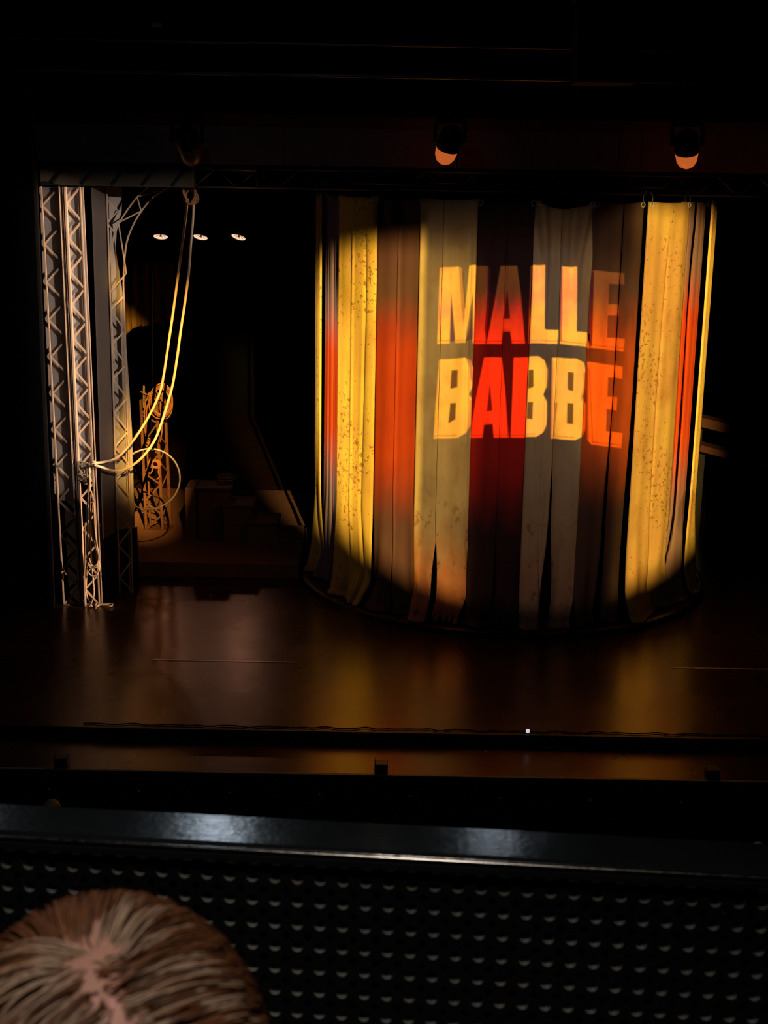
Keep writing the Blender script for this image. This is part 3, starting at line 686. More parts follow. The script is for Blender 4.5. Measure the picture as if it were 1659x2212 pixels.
# ropes hung inside the first tower
TY = 19.70
ropes = [
 ([(186, 1000), (190, 1003), (194, 1015), (191, 1045), (189, 1090), (189, 1130), (189, 1180), (188, 1230), (186, 1265), (187, 1285), (193, 1300), (199, 1311)], 'straight pale rope running down the middle of the tower to its foot'),
 ([(192, 1000), (194, 1040), (194, 1100), (195, 1150), (197, 1200), (200, 1240), (203, 1280), (199, 1298), (193, 1311)], 'pale rope curving across to the foot of the tower'),
 ([(196, 1062), (199, 1085), (196, 1120), (198, 1150), (205, 1180), (212, 1205), (215, 1225), (211, 1238), (203, 1244), (195, 1242), (191, 1236), (194, 1230), (201, 1227), (209, 1224), (211, 1215), (208, 1200)], 'pale rope hanging in a low open loop inside the tower'),
 ([(200, 1068), (203, 1100), (205, 1140), (209, 1175), (213, 1200), (211, 1215), (205, 1222), (198, 1221), (194, 1212), (193, 1205)], 'pale rope ending in a small curl above the low loop'),
 ([(184, 1130), (184, 1200), (182, 1250), (183, 1311)], 'short pale rope tail close to the bright corner post'),
 ([(196, 1085), (201, 1082), (197, 1068), (197, 1061), (199, 1070), (204, 1085)], 'small twisted bight of rope on the inner tower post'),
]
for i, (pp, lab) in enumerate(ropes):
    rope('tower_rope', [atY(x, y, TY - .022 * i) for x, y in pp], .0115, 'rope', lab, 'rope', 'ropes hung inside the ladder tower')
# coil of rope wrapped at the top of the hung bundle
pts = []
for i in range(70):
    q = i * .55; pts.append(atY(181 + 7 * (1 - i / 70), 1050 - i * .25 - 6, TY + .02) + Vector((.035 * math.cos(q), .02 * math.sin(q), .05 * math.sin(q * .5))))
rope('tower_rope', pts, .008, 'rope', 'tight coil of rope wound beside the bright corner post', 'rope', 'ropes hung inside the ladder tower', sub=2)
o = MB().bar(atY(183, 1043, TY + .06), atY(188, 1012, TY + .06), .045, .04).build('cable_strap', M['steel'], bevel=.01); tag(o, 'dark strap bound round the head of the rope bundle', 'strap')
pts = [atZ(x, y, .02) for x, y in ((208, 1304), (214, 1301), (212, 1308), (206, 1309), (210, 1303), (218, 1306), (232, 1305), (241, 1304), (243, 1307), (238, 1310), (226, 1308), (216, 1307), (209, 1311), (206, 1315))]
rope('floor_rope', pts, .012, 'rope', 'rope end lying in a flat loop on the floor at the tower foot', 'rope')

# ------------------------------------------------------------------ raised rear platform, rusty tower, stairs, coil, drape
pf = box('rear_platform', (-5.6, 21.35, .001), (-1.35, 26.5, .25), 'stair', bevel=.01); tag(pf, 'low dark platform at the back carrying the rusty tower and stairs', 'platform')
RY = 23.35
fz = .25
fx = atY(318, 1170, RY).x; f2 = atY(352, 1170, RY).x
e = empty('rusty_tower', ((fx + f2) / 2, RY, fz), 'short rust-coloured lattice tower with rope coils hung on it', 'lattice tower')
top = atY(316, 865, RY).z
A0, A1, B0, B1 = Vector((fx - .01, RY, fz)), Vector((fx - .05, RY, top)), Vector((f2, RY, fz)), Vector((f2 - .06, RY, top + .15))
for a, b, w_ in ((A0, A1, .045), (B0, B1, .05), (B0 + Vector((.10, .25, 0)), B1 + Vector((.10, .25, 0)), .05), (A0 + Vector((.03, .25, 0)), A1 + Vector((.03, .25, .1)), .03)):
    MB().bar(a, b, w_, .04).build('chord', M['rust'], e, bevel=.004)
for A, B in lattice(None, A0, A1, B0, B1, .50, start=0): MB().bar(A, B, .028, .014).build('brace', M['rust'], e)
for A, B in lattice(None, B0, B1, B0 + Vector((.10, .25, 0)), B1 + Vector((.10, .25, 0)), .50, start=1): MB().bar(A, B, .02, .014).build('brace', M['rust'], e)
MB().box((fx - .06, RY - .05, fz + .001), (f2 + .16, RY + .30, fz + .012)).build('foot_plate', M['rust'], e)
MB().bar(atY(311, 833, RY + .02), atY(311, 880, RY + .02), .03, .03).build('post_stub', M['steel'], e)
MB().bar(A1, B1 + Vector((0, 0, -.12)), .03, .03).build('top_bar', M['rust'], e)
def coil(cx, cy, rx, ry, turns, r, Y, mat, lab, seed, name='rope_coil', deep=.05, tails=()):
    rn = random.Random(seed); pts = []
    N = int(turns * 14)
    for i in range(N):
        q = i * 2 * math.pi / 14; k = 1 + .18 * math.sin(q * .31 + seed)
        c = atY(cx, cy, Y); pts.append(c + Vector((rx * k * math.cos(q) + .01 * math.sin(q * .77), -deep * (i / N) , ry * k * math.sin(q + .2 * math.sin(q * .13)))))
    pts += [atY(x, y, Y - deep) for x, y in tails]
    return rope(name, pts, r, mat, lab, 'rope coil', sub=2)
coil(348, 866, .17, .26, 5, .013, RY - .08, 'brownrope', 'loose rope coil draped over the head of the rusty tower', 3, tails=((352, 900), (350, 930), (346, 955)))
coil(360, 872, .10, .22, 3, .010, RY + .02, 'brownrope', 'dim rope loop hanging off the outer side of the rusty tower head', 5)
coil(336, 1002, .075, .06, 6, .014, RY - .02, 'brownrope', 'small tight coil of rope knotted halfway up the rusty tower', 8, tails=((342, 1020), (345, 1030), (338, 1036)))
rope('rope_loop', P_([(330, 988), (324, 992), (320, 1006), (320, 1020), (326, 1022), (331, 1010)], RY - .10), .012, 'brownrope', 'rope bight beside the tight coil on the rusty tower')
rope('rope_loop', P_([(304, 846), (318, 852), (324, 848), (314, 870), (312, 900), (313, 930), (317, 948), (322, 955), (314, 958), (318, 964), (324, 950), (318, 946)], RY - .07), .012, 'brownrope', 'long rope bight knotted along the post of the rusty tower')
rope('rope_loop', P_([(326, 850), (322, 866), (317, 884), (316, 910), (315, 938)], RY - .12), .011, 'brownrope', 'thin rope tail beside the knotted bight of the rusty tower')
rope('rope_loop', P_([(337, 845), (345, 858), (352, 868), (356, 880)], RY - .14), .011, 'brownrope', 'short rope slanting over the rusty tower head')

e = empty('staircase', (-1.9, 23.4, .25), 'dark brown steps descending from the rusty tower towards the curtain', 'stairs')
st = []
for i, (xa, xb, y) in enumerate(((423, 500, 1054), (478, 548, 1090), (532, 602, 1126), (592, 656, 1154))):
    z = 1.15 - .225 * i; a = atZ(xa, y, z); b = atZ(xb, y, z); Y = a.y
    MB().box((a.x, Y, z - .05), (b.x, Y + .62, z)).build('tread', M['stair'], e, bevel=.008)
    MB().box((a.x + .03, Y + .04, .25), (b.x - .03, Y + .58, z - .051)).build('step_carcass', M['stair'], e)
    st.append((a, b, Y, z))
a, b, Y, z = st[0]
MB().box((a.x - .18, Y - .02, .25), (a.x - .01, Y + .64, z)).build('landing', M['stair'], e, bevel=.008)
pts = []
for i in range(80):
    q = i * .6; pts.append(atZ(488, 1036, z + .02) + Vector((.16 * math.cos(q) * (.5 + .5 * math.sin(q * .21)) , .16 * math.sin(q) * (.6 + .4 * math.cos(q * .17)), .001 * i)))
pts += [atZ(x, y, z + .03) for x, y in ((500, 1030), (508, 1031), (515, 1030))]
rope('floor_coil', pts, .013, 'yellowrope', 'loose straw-coloured rope coil lying on the top step', 'rope coil', sub=2)
o = MB().tube([atZ(470, 1044, z + .015), atZ(484, 1041, z + .015)], .010, 8).build('wooden_stick', M['rope'], smooth=True); tag(o, 'short pale stick beside the rope coil on the top step', 'stick')

# draped dark cloth between arched tower and ropes
edge = [(262, 735), (274, 722), (290, 708), (312, 704), (330, 700), (352, 692), (378, 680)]
m = MB(); vs = []; fs = []; nx = 60; nzz = 30; YD = 24.6
ed = smooth([atY(x, y, YD) for x, y in edge], 10)[:nx + 1]
for j in range(nzz + 1):
    for i in range(nx + 1):
        p = ed[min(i, len(ed) - 1)]; t = j / nzz
        yy = .06 * math.sin(i * .55) + .03 * math.sin(i * 1.3 + t * 3)
        vs.append((p.x, YD + yy, p.z + (4.75 - p.z) * t))
fs = [(j * (nx + 1) + i, j * (nx + 1) + i + 1, (j + 1) * (nx + 1) + i + 1, (j + 1) * (nx + 1) + i) for j in range(nzz) for i in range(nx)]
o = m.add(vs, fs).build('swag_drape', simple('dusty_gold_brown_cloth', (.30, .19, .05), .9, .1), smooth=True)
o.modifiers.new('thick', 'SOLIDIFY').thickness = .004; tag(o, 'dusty brown cloth hanging behind the arched tower with a swagged lower edge', 'drape')
e = empty('drape_pipe', (-3.6, YD + .02, 4.77), 'thin black pipe carrying the dusty brown drape', 'pipe')
MB().tube([(-4.9, YD + .02, 4.77), (-3.4, YD + .02, 4.77)], .02, 8).build('pipe', M['blackmetal'], e)
for x in (-4.8, -3.5): MB().tube([(x, YD + .02, 4.79), (x, YD + .02, 12.99)], .005, 6).build('suspension_wire', M['blackmetal'], e)

# stage side beyond the curtain: two worn timber beams on posts
for i, (pp, lab) in enumerate(((((1500, 905), (1640, 938)), 'worn brown timber beam, upper of the two beyond the orange curtain rim'),
                (((1505, 962), (1660, 1002)), 'worn brown timber beam, lower of the two beyond the orange curtain rim'))):
    Y = 24.9 + .5 * i * -1; a = atY(*pp[0], Y); b = atY(*pp[1], Y)
    e = empty('timber_beam', ((a.x + b.x) / 2, Y, 0), lab, 'beam', 'timber beams at the stage side')
    MB().bar(a, b, .17 - .05 * i, .55).build('plank', M['plank'], e, bevel=.01)
    MB().bar(Vector((b.x - .1, Y, 0)), Vector((b.x - .1, Y, b.z - .07)), .10, .10).build('post', M['blackmetal'], e)
    MB().bar(Vector((a.x + .1, Y, 0)), Vector((a.x + .1, Y, a.z - .10)), .10, .10).build('post', M['blackmetal'], e)

# ------------------------------------------------------------------ three glowing lamps deep on the stage
for i, (px, py, tilt) in enumerate(((347, 512, 0), (433, 513, 8), (515, 513, 14))):
    c = atY(px, py, 31)
    e = empty('work_lamp', c, ['glowing ribbed lamp mouth nearest the arched tower', 'glowing ribbed lamp mouth just behind the hanging ropes', 'glowing ribbed lamp mouth nearest the curtain'][i], 'lamp', 'three glowing lamps deep on the stage')
    Mx = Matrix.Translation(c) @ Matrix.Rotation(math.radians(tilt), 4, 'Y') @ Matrix.Rotation(math.radians(-26), 4, 'X')   # axis down, mouth towards the house
    Mx = Mx @ Matrix.Rotation(math.pi, 4, 'X')
    MB().lathe([(.160, .0), (.165, -.02), (.150, -.16), (.08, -.26), (.001, -.28)], 28, Mx).build('shade', M['housing'], e, smooth=True)
    gl = NT('lamp_glow'); b = gl.bsdf((.9, .6, .5), .4, emis=(1.0, .62, .40), est=1.15)
    rf = MB(); rf.lathe([(.155, -.012), (.10, -.05), (.03, -.075), (.001, -.078)], 36, Mx); rf.build('reflector', gl.m, e, smooth=True)
    for k in range(9):
        q = k * 2 * math.pi / 9
        MB().tube([Mx @ Vector((.035 * math.cos(q), .035 * math.sin(q), -.060)), Mx @ Vector((.125 * math.cos(q), .125 * math.sin(q), -.022))], .005, 5).build('rib', M['rust'], e)
    MB().lathe([(.022, -.01), (.024, -.07)], 12, Mx).build('bulb_cap', M['rust'], e)
    MB().tube([Mx @ Vector((0, 0, -.28)), Vector((c.x, c.y + .1, 12.99))], .012, 6).build('hanging_pole', M['housing'], e)
    spot('lamp_beam', c + Vector((0, -.10, -.14)), (c.x * 17.5 / 31, 17.2, 0), (18, 5, 22)[i], (1.0, .46, .28), 2.2, 1.0, .12)

# ------------------------------------------------------------------ moving heads under the header
def moving_head(px, py, lab, yaw, pitch, glow):
    c = atY(px, py, 19.25)
    e = empty('moving_head', c, lab, 'stage light', 'moving stage lights in front of the header')
    MB().box((c.x - .20, c.y - .12, c.z + .20), (c.x + .20, c.y + .12, c.z + .29)).build('base', M['housing'], e, bevel=.015)
    for s_ in (-1, 1):
        MB().bar((c.x + s_ * .20, c.y, c.z + .21), (c.x + s_ * .20, c.y, c.z - .05), .10, .045, side=(1, 0, 0)).build('yoke_arm', M['housing'], e, bevel=.012)
    MB().box((c.x - .09, c.y - .10, c.z + .215), (c.x + .09, c.y + .10, c.z + .235)).build('yoke_ring', M['alu'], e)
    Mx = Matrix.Translation(c + Vector((0, 0, -.02))) @ Matrix.Rotation(yaw, 4, 'Y') @ Matrix.Rotation(pitch, 4, 'X')
    h = MB().lathe([(.001, .20), (.08, .19), (.145, .12), (.165, .02), (.160, -.08), (.150, -.13)], 28, Mx)
    h.build('head_shell', M['housing'], e, smooth=True)
    le = MB().lathe([(.150, -.130), (.152, -.15), (.135, -.24), (.10, -.30), (.045, -.335), (.001, -.34)], 28, Mx)
    le.build('lens', M['lens'] if glow else simple('dim_amber_lens', (.05, .03, .03), .35, .5, emis=(1, .35, .12), est=.002), e, smooth=True)
    MB().tube([(c.x, c.y, c.z + .29), (c.x, c.y, 12.99)], .02, 8).build('hanging_pole', M['housing'], e)
moving_head(405, 300, 'moving stage light with an almost dark lens above the hanging ropes', math.radians(-12), math.radians(8), False)
moving_head(972, 300, 'moving stage light with amber glowing lens above the tan cloth strip', math.radians(16), math.radians(22), True)
moving_head(1484, 308, 'moving stage light with amber glowing lens above the orange curtain end', math.radians(-8), math.radians(22), True)

# ------------------------------------------------------------------ lighting bridge pipes and loudspeaker box at the top
for (py, lab, r) in ((101, 'thin dark horizontal pipe, upper of the two above the header', .012), (169, 'thin dark horizontal pipe, lower of the two above the header', .018)):
    z = atY(1000, py, 16).z
    e = empty('lighting_pipe', (0, 16, z), lab, 'pipe', 'thin pipes above the header')
    MB().tube([(-9, 16, z), (9, 16, z)], r, 8).build('pipe', M['alu'], e, smooth=True)
    for x in (-6.5, -2.5, 5.9): MB().tube([(x, 16.0, z), (x, 16.0, 12.99)], .005, 6).build('suspension_wire', M['blackmetal'], e)
a = atY(1236, 182, 15.6); b = atY(1378, 2, 15.6)
e = empty('line_array_speaker', ((a.x + b.x) / 2, 15.6, a.z), 'large black loudspeaker box hung above the stage opening', 'loudspeaker')
MB().box((a.x, 15.2, a.z), (b.x, 15.85, b.z)).build('cabinet', M['black'], e, bevel=.02)
MB().box((a.x, 15.16, b.z), (b.x, 15.9, b.z + .03)).build('top_plate', M['alu'], e)
for (x, y) in ((1326, 57), (1318, 112), (1308, 156), (1299, 183)):
    p = atY(x, y, 15.19); MB().box((p.x - .02, 15.185, p.z - .006), (p.x + .02, 15.199, p.z + .006)).build('small_light_chip', M['eyelet'], e)  # pale chips stand in for four small lights on the cabinet
for x in (a.x + .1, b.x - .1): MB().tube([(x, 15.5, b.z + .03), (x, 15.5, 12.99)], .008, 6).build('suspension_wire', M['blackmetal'], e)
p = atY(340, 54, 15.9)
e = empty('junction_box', p, 'tiny pale-fronted connection box hanging above the header', 'box')
MB().box((p.x - .05, 15.86, p.z - .02), (p.x + .05, 15.94, p.z + .02)).build('case', simple('pale_green_case', (.25, .28, .18), .6), e)
MB().tube([(p.x, 15.9, p.z + .02), (p.x, 15.9, 12.99)], .006, 6).build('hanging_pole', M['blackmetal'], e)
# house lamps on the ceiling that shine on the balcony rail
for i, (p, en, rr) in enumerate(HOUSE):
    e = empty('house_lamp', p, ['cool white house lamp hung over the stalls, middle one', 'cool white house lamp hung over the stalls on the curtain side', 'cool white house lamp hung over the stalls on the tower side'][i], 'lamp', 'cool white house lamps over the stalls')
    v = (Vector((p[0] * .1, 1.7, 5.6)) - Vector(p)).normalized(); Mx = (v.to_track_quat('Z', 'Y').to_matrix().to_4x4()); Mx.translation = Vector(p)
    MB().lathe([(rr + .03, .10), (rr + .03, -.12), (.05, -.25), (.001, -.25)], 24, Mx).build('housing', M['housing'], e, smooth=True)
    MB().tube([Vector(p) - v * .2, Vector((p[0], p[1] + .15, 12.99))], .015, 6).build('hanging_pole', M['housing'], e)

# ------------------------------------------------------------------ balcony rail
YAWR = math.radians(-4.2)
def R_(x, y, z): return Vector((x * math.cos(YAWR) - y * math.sin(YAWR), 1.64 + x * math.sin(YAWR) + y * math.cos(YAWR), z))
RZ = 5.600
e = empty('balcony_rail', (0, 1.64, 4.72), 'black balcony parapet with glossy top rail and perforated inner panel', 'railing')
# top rail: flat top with rolled near edge, section extruded along X
sec = [(.078, -.026), (.078, -.005), (.074, 0), (.0, 0), (-.008, -.002), (-.012, -.006), (-.014, -.012), (-.013, -.020), (-.008, -.026)]
xs = [-2.2 + 4.4 * i / 60 for i in range(61)]
vs = [R_(x, y, RZ + z) for x in xs for (y, z) in sec]; k = len(sec)
fs = [(i * k + j, i * k + (j + 1) % k, (i + 1) * k + (j + 1) % k, (i + 1) * k + j) for i in range(60) for j in range(k)]
rm = NT('satin_black_rail'); o_ = rm.obj(); nn = rm.noise(o_, 7, 5, .7); sc = rm.noise(rm.mapping(o_, (3, 260, 1)), 1, 3)
rm.bsdf(rm.mix(nn, (.012, .016, .018), (.03, .038, .04)), rm.math('ADD', rm.math('MULTIPLY', nn, .08), .10), .5, normal=rm.bump(rm.math('ADD', nn, rm.math('MULTIPLY', sc, .2)), .0015, .5))
MB().add(vs, [f[::-1] for f in fs]).build('top_rail', rm.m, e, smooth=False)
rb = NT('rubbed_bare_edge'); o_ = rb.obj(); nn = rb.noise(rb.mapping(o_, (30, 3, 3)), 3, 5, .8)
rb.bsdf(rb.mix(nn, (.25, .25, .24), (.95, .95, .92)), rb.math('ADD', rb.math('MULTIPLY', nn, .25), .06), .5, metal=1)
MB().tube([R_(x, -.0125, RZ - .0045) for x in xs], .0032, 8).build('edge_strip', rb.m, e, smooth=True)
# perforated panel, 30 mm grid
def perforated():
    m = MB(); g = .0300; gz = .0330; n = 12; rh = .0078; th = .011
    nxh = 146; nzh = 21; x0 = -nxh * g / 2; z0 = RZ - .026
    faces_front = []
    for c in range(nxh):
        for rw in range(nzh):
            cx = x0 + (c + .5) * g; cz = z0 - .006 - (rw + .5) * gz
            ring = [(cx + rh * math.cos(2 * math.pi * q / n), cz + rh * math.sin(2 * math.pi * q / n)) for q in range(n)]
            sq = []
            for q in range(n):
                a = 2 * math.pi * q / n; ca, sa = math.cos(a), math.sin(a); s_ = 1 / max(abs(ca), abs(sa))
                sq.append((cx + ca * s_ * g / 2, cz + sa * s_ * gz / 2))
            b = len(m.v)
            for yy in (0, th):
                for (x, z) in ring + sq: m.v.append(tuple(R_(x, yy, z)))
            for q in range(n):
                q2 = (q + 1) % n
                m.f.append((b + q, b + n + q, b + n + q2, b + q2)); m.mi.append(0)
                o2 = b + 2 * n
                m.f.append((o2 + q, o2 + q2, o2 + n + q2, o2 + n + q)); m.mi.append(0)
                m.f.append((b + q, b + q2, o2 + q2, o2 + q)); m.mi.append(1)
    return m
perforated().build('perforated_panel', [M['black'], M['holeedge']], e)
b0 = len(xs)
m = MB(); m.add([R_(-2.2, .001, RZ - .0262), R_(2.2, .001, RZ - .0262), R_(2.2, .010, RZ - .0262), R_(-2.2, .010, RZ - .0262), R_(-2.2, .001, RZ - .0318), R_(2.2, .001, RZ - .0318), R_(2.2, .010, RZ - .0318), R_(-2.2, .010, RZ - .0318)],
      [(0,1,2,3),(4,7,6,5),(0,4,5,1),(1,5,6,2),(2,6,7,3),(3,7,4,0)]); m.build('panel_head', M['black'], e)
for x in (-1.02, 1.02, -2.1, 2.1):
    MB().bar(R_(x, .05, 4.72), R_(x, .05, RZ - .03), .05, .05).build('post', M['blackmetal'], e)
m = MB(); m.add([R_(-2.2, 0, 4.72), R_(2.2, 0, 4.72), R_(2.2, .02, 4.72), R_(-2.2, .02, 4.72), R_(-2.2, 0, 4.885), R_(2.2, 0, 4.885), R_(2.2, .02, 4.885), R_(-2.2, .02, 4.885)],
      [(0,3,2,1),(4,5,6,7),(0,1,5,4),(1,2,6,5),(2,3,7,6),(3,0,4,7)]); m.build('kick_board', M['black'], e)

# ------------------------------------------------------------------ people
def skinned(name, verts, edges, voxel=None, extra=None):
    """verts: [(pos, radius)], grown with a Skin modifier; extra: MB of closed shapes fused in by voxel remesh"""
    me = bpy.data.meshes.new(name); me.from_pydata([v[0] for v in verts], edges, []); o = bpy.data.objects.new(name, me); COL.objects.link(o)
    sk = o.modifiers.new('skin', 'SKIN'); sk.use_smooth_shade = True
    for d, v in zip(me.skin_vertices[0].data, verts): d.radius = (v[1], v[1])
    me.skin_vertices[0].data[0].use_root = True
    sb = o.modifiers.new('sub', 'SUBSURF'); sb.levels = 1; sb.render_levels = 1
    dg = bpy.context.evaluated_depsgraph_get(); r = bpy.data.meshes.new_from_object(o.evaluated_get(dg))
    bpy.data.objects.remove(o)
    if extra:
        bm = bmesh.new(); bm.from_mesh(r); m2 = bpy.data.meshes.new('x'); m2.from_pydata(extra.v, [], extra.f); bm.from_mesh(m2); bm.to_mesh(r); bm.free()
    if voxel:
        o = bpy.data.objects.new('tmp', r); COL.objects.link(o); rm_ = o.modifiers.new('r', 'REMESH'); rm_.mode = 'VOXEL'; rm_.voxel_size = voxel; rm_.use_smooth_shade = True
        sm = o.modifiers.new('s', 'SMOOTH'); sm.factor = .5; sm.iterations = 3
        dg = bpy.context.evaluated_depsgraph_get(); r = bpy.data.meshes.new_from_object(o.evaluated_get(dg)); bpy.data.objects.remove(o)
    r.name = name; return r
def ellipsoid(mb, c, r, n=20, M_=None):
    c = Vector(c); vs = []; fs = []
    for i in range(1, n):
        for j in range(2 * n):
            th = math.pi * i / n; ph = math.pi * j / n
            vs.append(c + Vector((r[0] * math.sin(th) * math.cos(ph), r[1] * math.sin(th) * math.sin(ph), r[2] * math.cos(th))))
    for i in range(n - 2):
        for j in range(2 * n):
            j2 = (j + 1) % (2 * n); fs.append((i*2*n + j, (i+1)*2*n + j, (i+1)*2*n + j2, i*2*n + j2))
    b = len(vs); vs += [c + Vector((0, 0, r[2])), c - Vector((0, 0, r[2]))]
    for j in range(2 * n):
        j2 = (j + 1) % (2 * n); fs.append((b, j, j2)); fs.append((b + 1, (n-2)*2*n + j2, (n-2)*2*n + j))
    mb.add(vs, fs)
# everything below is relative to the head centre, figure seated and facing +Y
def body_mesh():
    V = []; Ed = []
    def a(p, r, par=None):
        V.append((p, r)); 
        if par is not None: Ed.append((par, len(V) - 1))
        return len(V) - 1
    pel = a((0, -.12, -.66), .135); ab = a((0, -.11, -.50), .125, pel); chest = a((0, -.08, -.34), .135, ab); ubk = a((0, -.05, -.22), .095, chest)
    nk = a((0, -.02, -.13), .055, ubk); a((0, .0, -.05), .055, nk)
    for s_ in (-1, 1):
        sh = a((s_ * .155, -.06, -.225), .060, ubk); el = a((s_ * .215, -.06, -.50), .042, sh); wr = a((s_ * .12, .16, -.555), .027, el)
        pm = a((s_ * .085, .225, -.565), .030, wr)
        for k in range(4):
            f0 = a((s_ * (.105 - .020 * k), .262, -.562), .0095, pm); L_ = (.030, .035, .033, .026)[k]
            f1 = a((s_ * (.103 - .020 * k), .262 + L_, -.570), .0085, f0); a((s_ * (.101 - .020 * k), .262 + 1.7 * L_, -.588), .0075, f1)
        t0 = a((s_ * .048, .215, -.560), .011, pm); a((s_ * .036, .245, -.566), .009, t0)
        hp = a((s_ * .10, -.08, -.69), .095, pel); kn = a((s_ * .13, .33, -.66), .062, hp); an = a((s_ * .13, .36, -1.08), .040, kn)
        ft = a((s_ * .135, .43, -1.125), .036, an); a((s_ * .14, .50, -1.135), .030, ft)
    x = MB(); ellipsoid(x, (0, 0, 0), (.078, .096, .115)); ellipsoid(x, (0, .045, -.055), (.055, .052, .065), 14)
    ellipsoid(x, (0, .100, -.02), (.012, .020, .026), 8); ellipsoid(x, (0, .104, -.034), (.017, .014, .011), 8)   # nose
    ellipsoid(x, (0, .088, -.066), (.024, .012, .008), 8); ellipsoid(x, (0, .078, -.105), (.022, .020, .018), 8)   # lips, chin
    for s_ in (-1, 1):
        ellipsoid(x, (s_ * .080, -.003, -.018), (.010, .018, .030), 8); ellipsoid(x, (s_ * .030, .088, .022), (.026, .010, .008), 8)
    return skinned('person_body', V, Ed, .0065, x)
BODY = body_mesh(); BODY.materials.append(M['skin'])
def clothes_mesh(kind):
    V = []; Ed = []
    def a(p, r, par=None):
        V.append((p, r))
        if par is not None: Ed.append((par, len(V) - 1))
        return len(V) - 1
    if kind == 'jumper':
        pel = a((0, -.12, -.64), .150); ab = a((0, -.11, -.50), .140, pel); chest = a((0, -.08, -.34), .150, ab); ubk = a((0, -.05, -.22), .108, chest); a((0, -.035, -.150), .064, ubk)
        for s_ in (-1, 1):
            sh = a((s_ * .155, -.06, -.225), .074, ubk); el = a((s_ * .215, -.06, -.50), .056, sh); a((s_ * .135, .13, -.55), .038, el)
    else:
        pel = a((0, -.12, -.69), .145)
        for s_ in (-1, 1):
            hp = a((s_ * .10, -.08, -.695), .108, pel); kn = a((s_ * .13, .33, -.66), .076, hp); a((s_ * .13, .36, -1.04), .052, kn)
    return skinned(kind, V, Ed, .009)
JUMPER = clothes_mesh('jumper'); JUMPER.materials.append(M['shirt']); TROUSERS = clothes_mesh('trousers'); TROUSERS.materials.append(M['trouser'])
def mesh_child(name, me, e):
    o = bpy.data.objects.new(name, me); COL.objects.link(o); o.parent = e; return o
def person(hc, fz, label, yaw=0):
    e = empty('person', (hc.x, hc.y, hc.z), label, 'person'); e.rotation_euler.z = yaw
    mesh_child('body', BODY, e); mesh_child('jumper', JUMPER, e); mesh_child('trousers', TROUSERS, e)
    s_ = MB(); eyw = simple('eye_white', (.7, .7, .7), .2, var=.02)
    for k in (-1, 1):
        q = MB(); ellipsoid(q, (0, 0, 0), (.012, .010, .010), 10); o = q.build('eye', eyw, smooth=True); o.parent = e; o.location = (k * .030, .084, .004)
    return e
def seat(hc, fz, label):
    e = empty('theatre_seat', (hc.x, hc.y - .1, fz), label, 'seat', 'theatre seats'); x, y = hc.x, hc.y
    MB().box((x - .24, y - .28, hc.z - .90), (x + .24, y + .20, hc.z - .81)).build('seat_cushion', M['seat'], e, bevel=.03)
    MB().box((x - .24, y - .40, hc.z - .86), (x + .24, y - .31, hc.z - .33)).build('backrest', M['seat'], e, bevel=.03)
    MB().box((x - .22, y - .34, fz), (x + .22, y - .24, hc.z - .90)).build('pedestal', M['blackmetal'], e)
    for k in (-1, 1): MB().box((x + k * .27 - .025, y - .34, hc.z - .70), (x + k * .27 + .025, y + .05, hc.z - .66)).build('armrest', M['blackmetal'], e, bevel=.01)

# person directly in front of the camera, one row down
dh = ray(228, 2352); HC = CAM + dh * .885
seat(HC, 4.72, 'dark balcony seat under the person by the rail')
pe = person(HC, 4.72, 'person with thinning auburn and grey hair seated at the balcony rail, seen from behind')
HR = Vector((.106, .112, .121))
def on_head(px, py):
    "direction (unit-ish, ellipsoid space) where the view ray meets the hair"
    d = ray(px, py); o = CAM - HC; A = Vector([d[i] / HR[i] for i in range(3)]); B = Vector([o[i] / HR[i] for i in range(3)])
    a = A.dot(A); b = 2 * A.dot(B); c = B.dot(B) - 1; D = max(b * b - 4 * a * c, 0); t = (-b - math.sqrt(D)) / (2 * a)
    return (B + A * t).normalized()
PART = [on_head(x, y) for x, y in ((205, 2030), (185, 2065), (210, 2110), (245, 2160), (275, 2215))]
PART += [(PART[-1] + (PART[-1] - PART[-2]) * k).normalized() for k in (1, 2)]
PL = []
for p, q in zip(PART, PART[1:]):
    for k in range(6): PL.append(p.lerp(q, k / 6).normalized())
rn = random.Random(5)
def near(n): 
    return min(((n - p).length, i) for i, p in enumerate(PL))
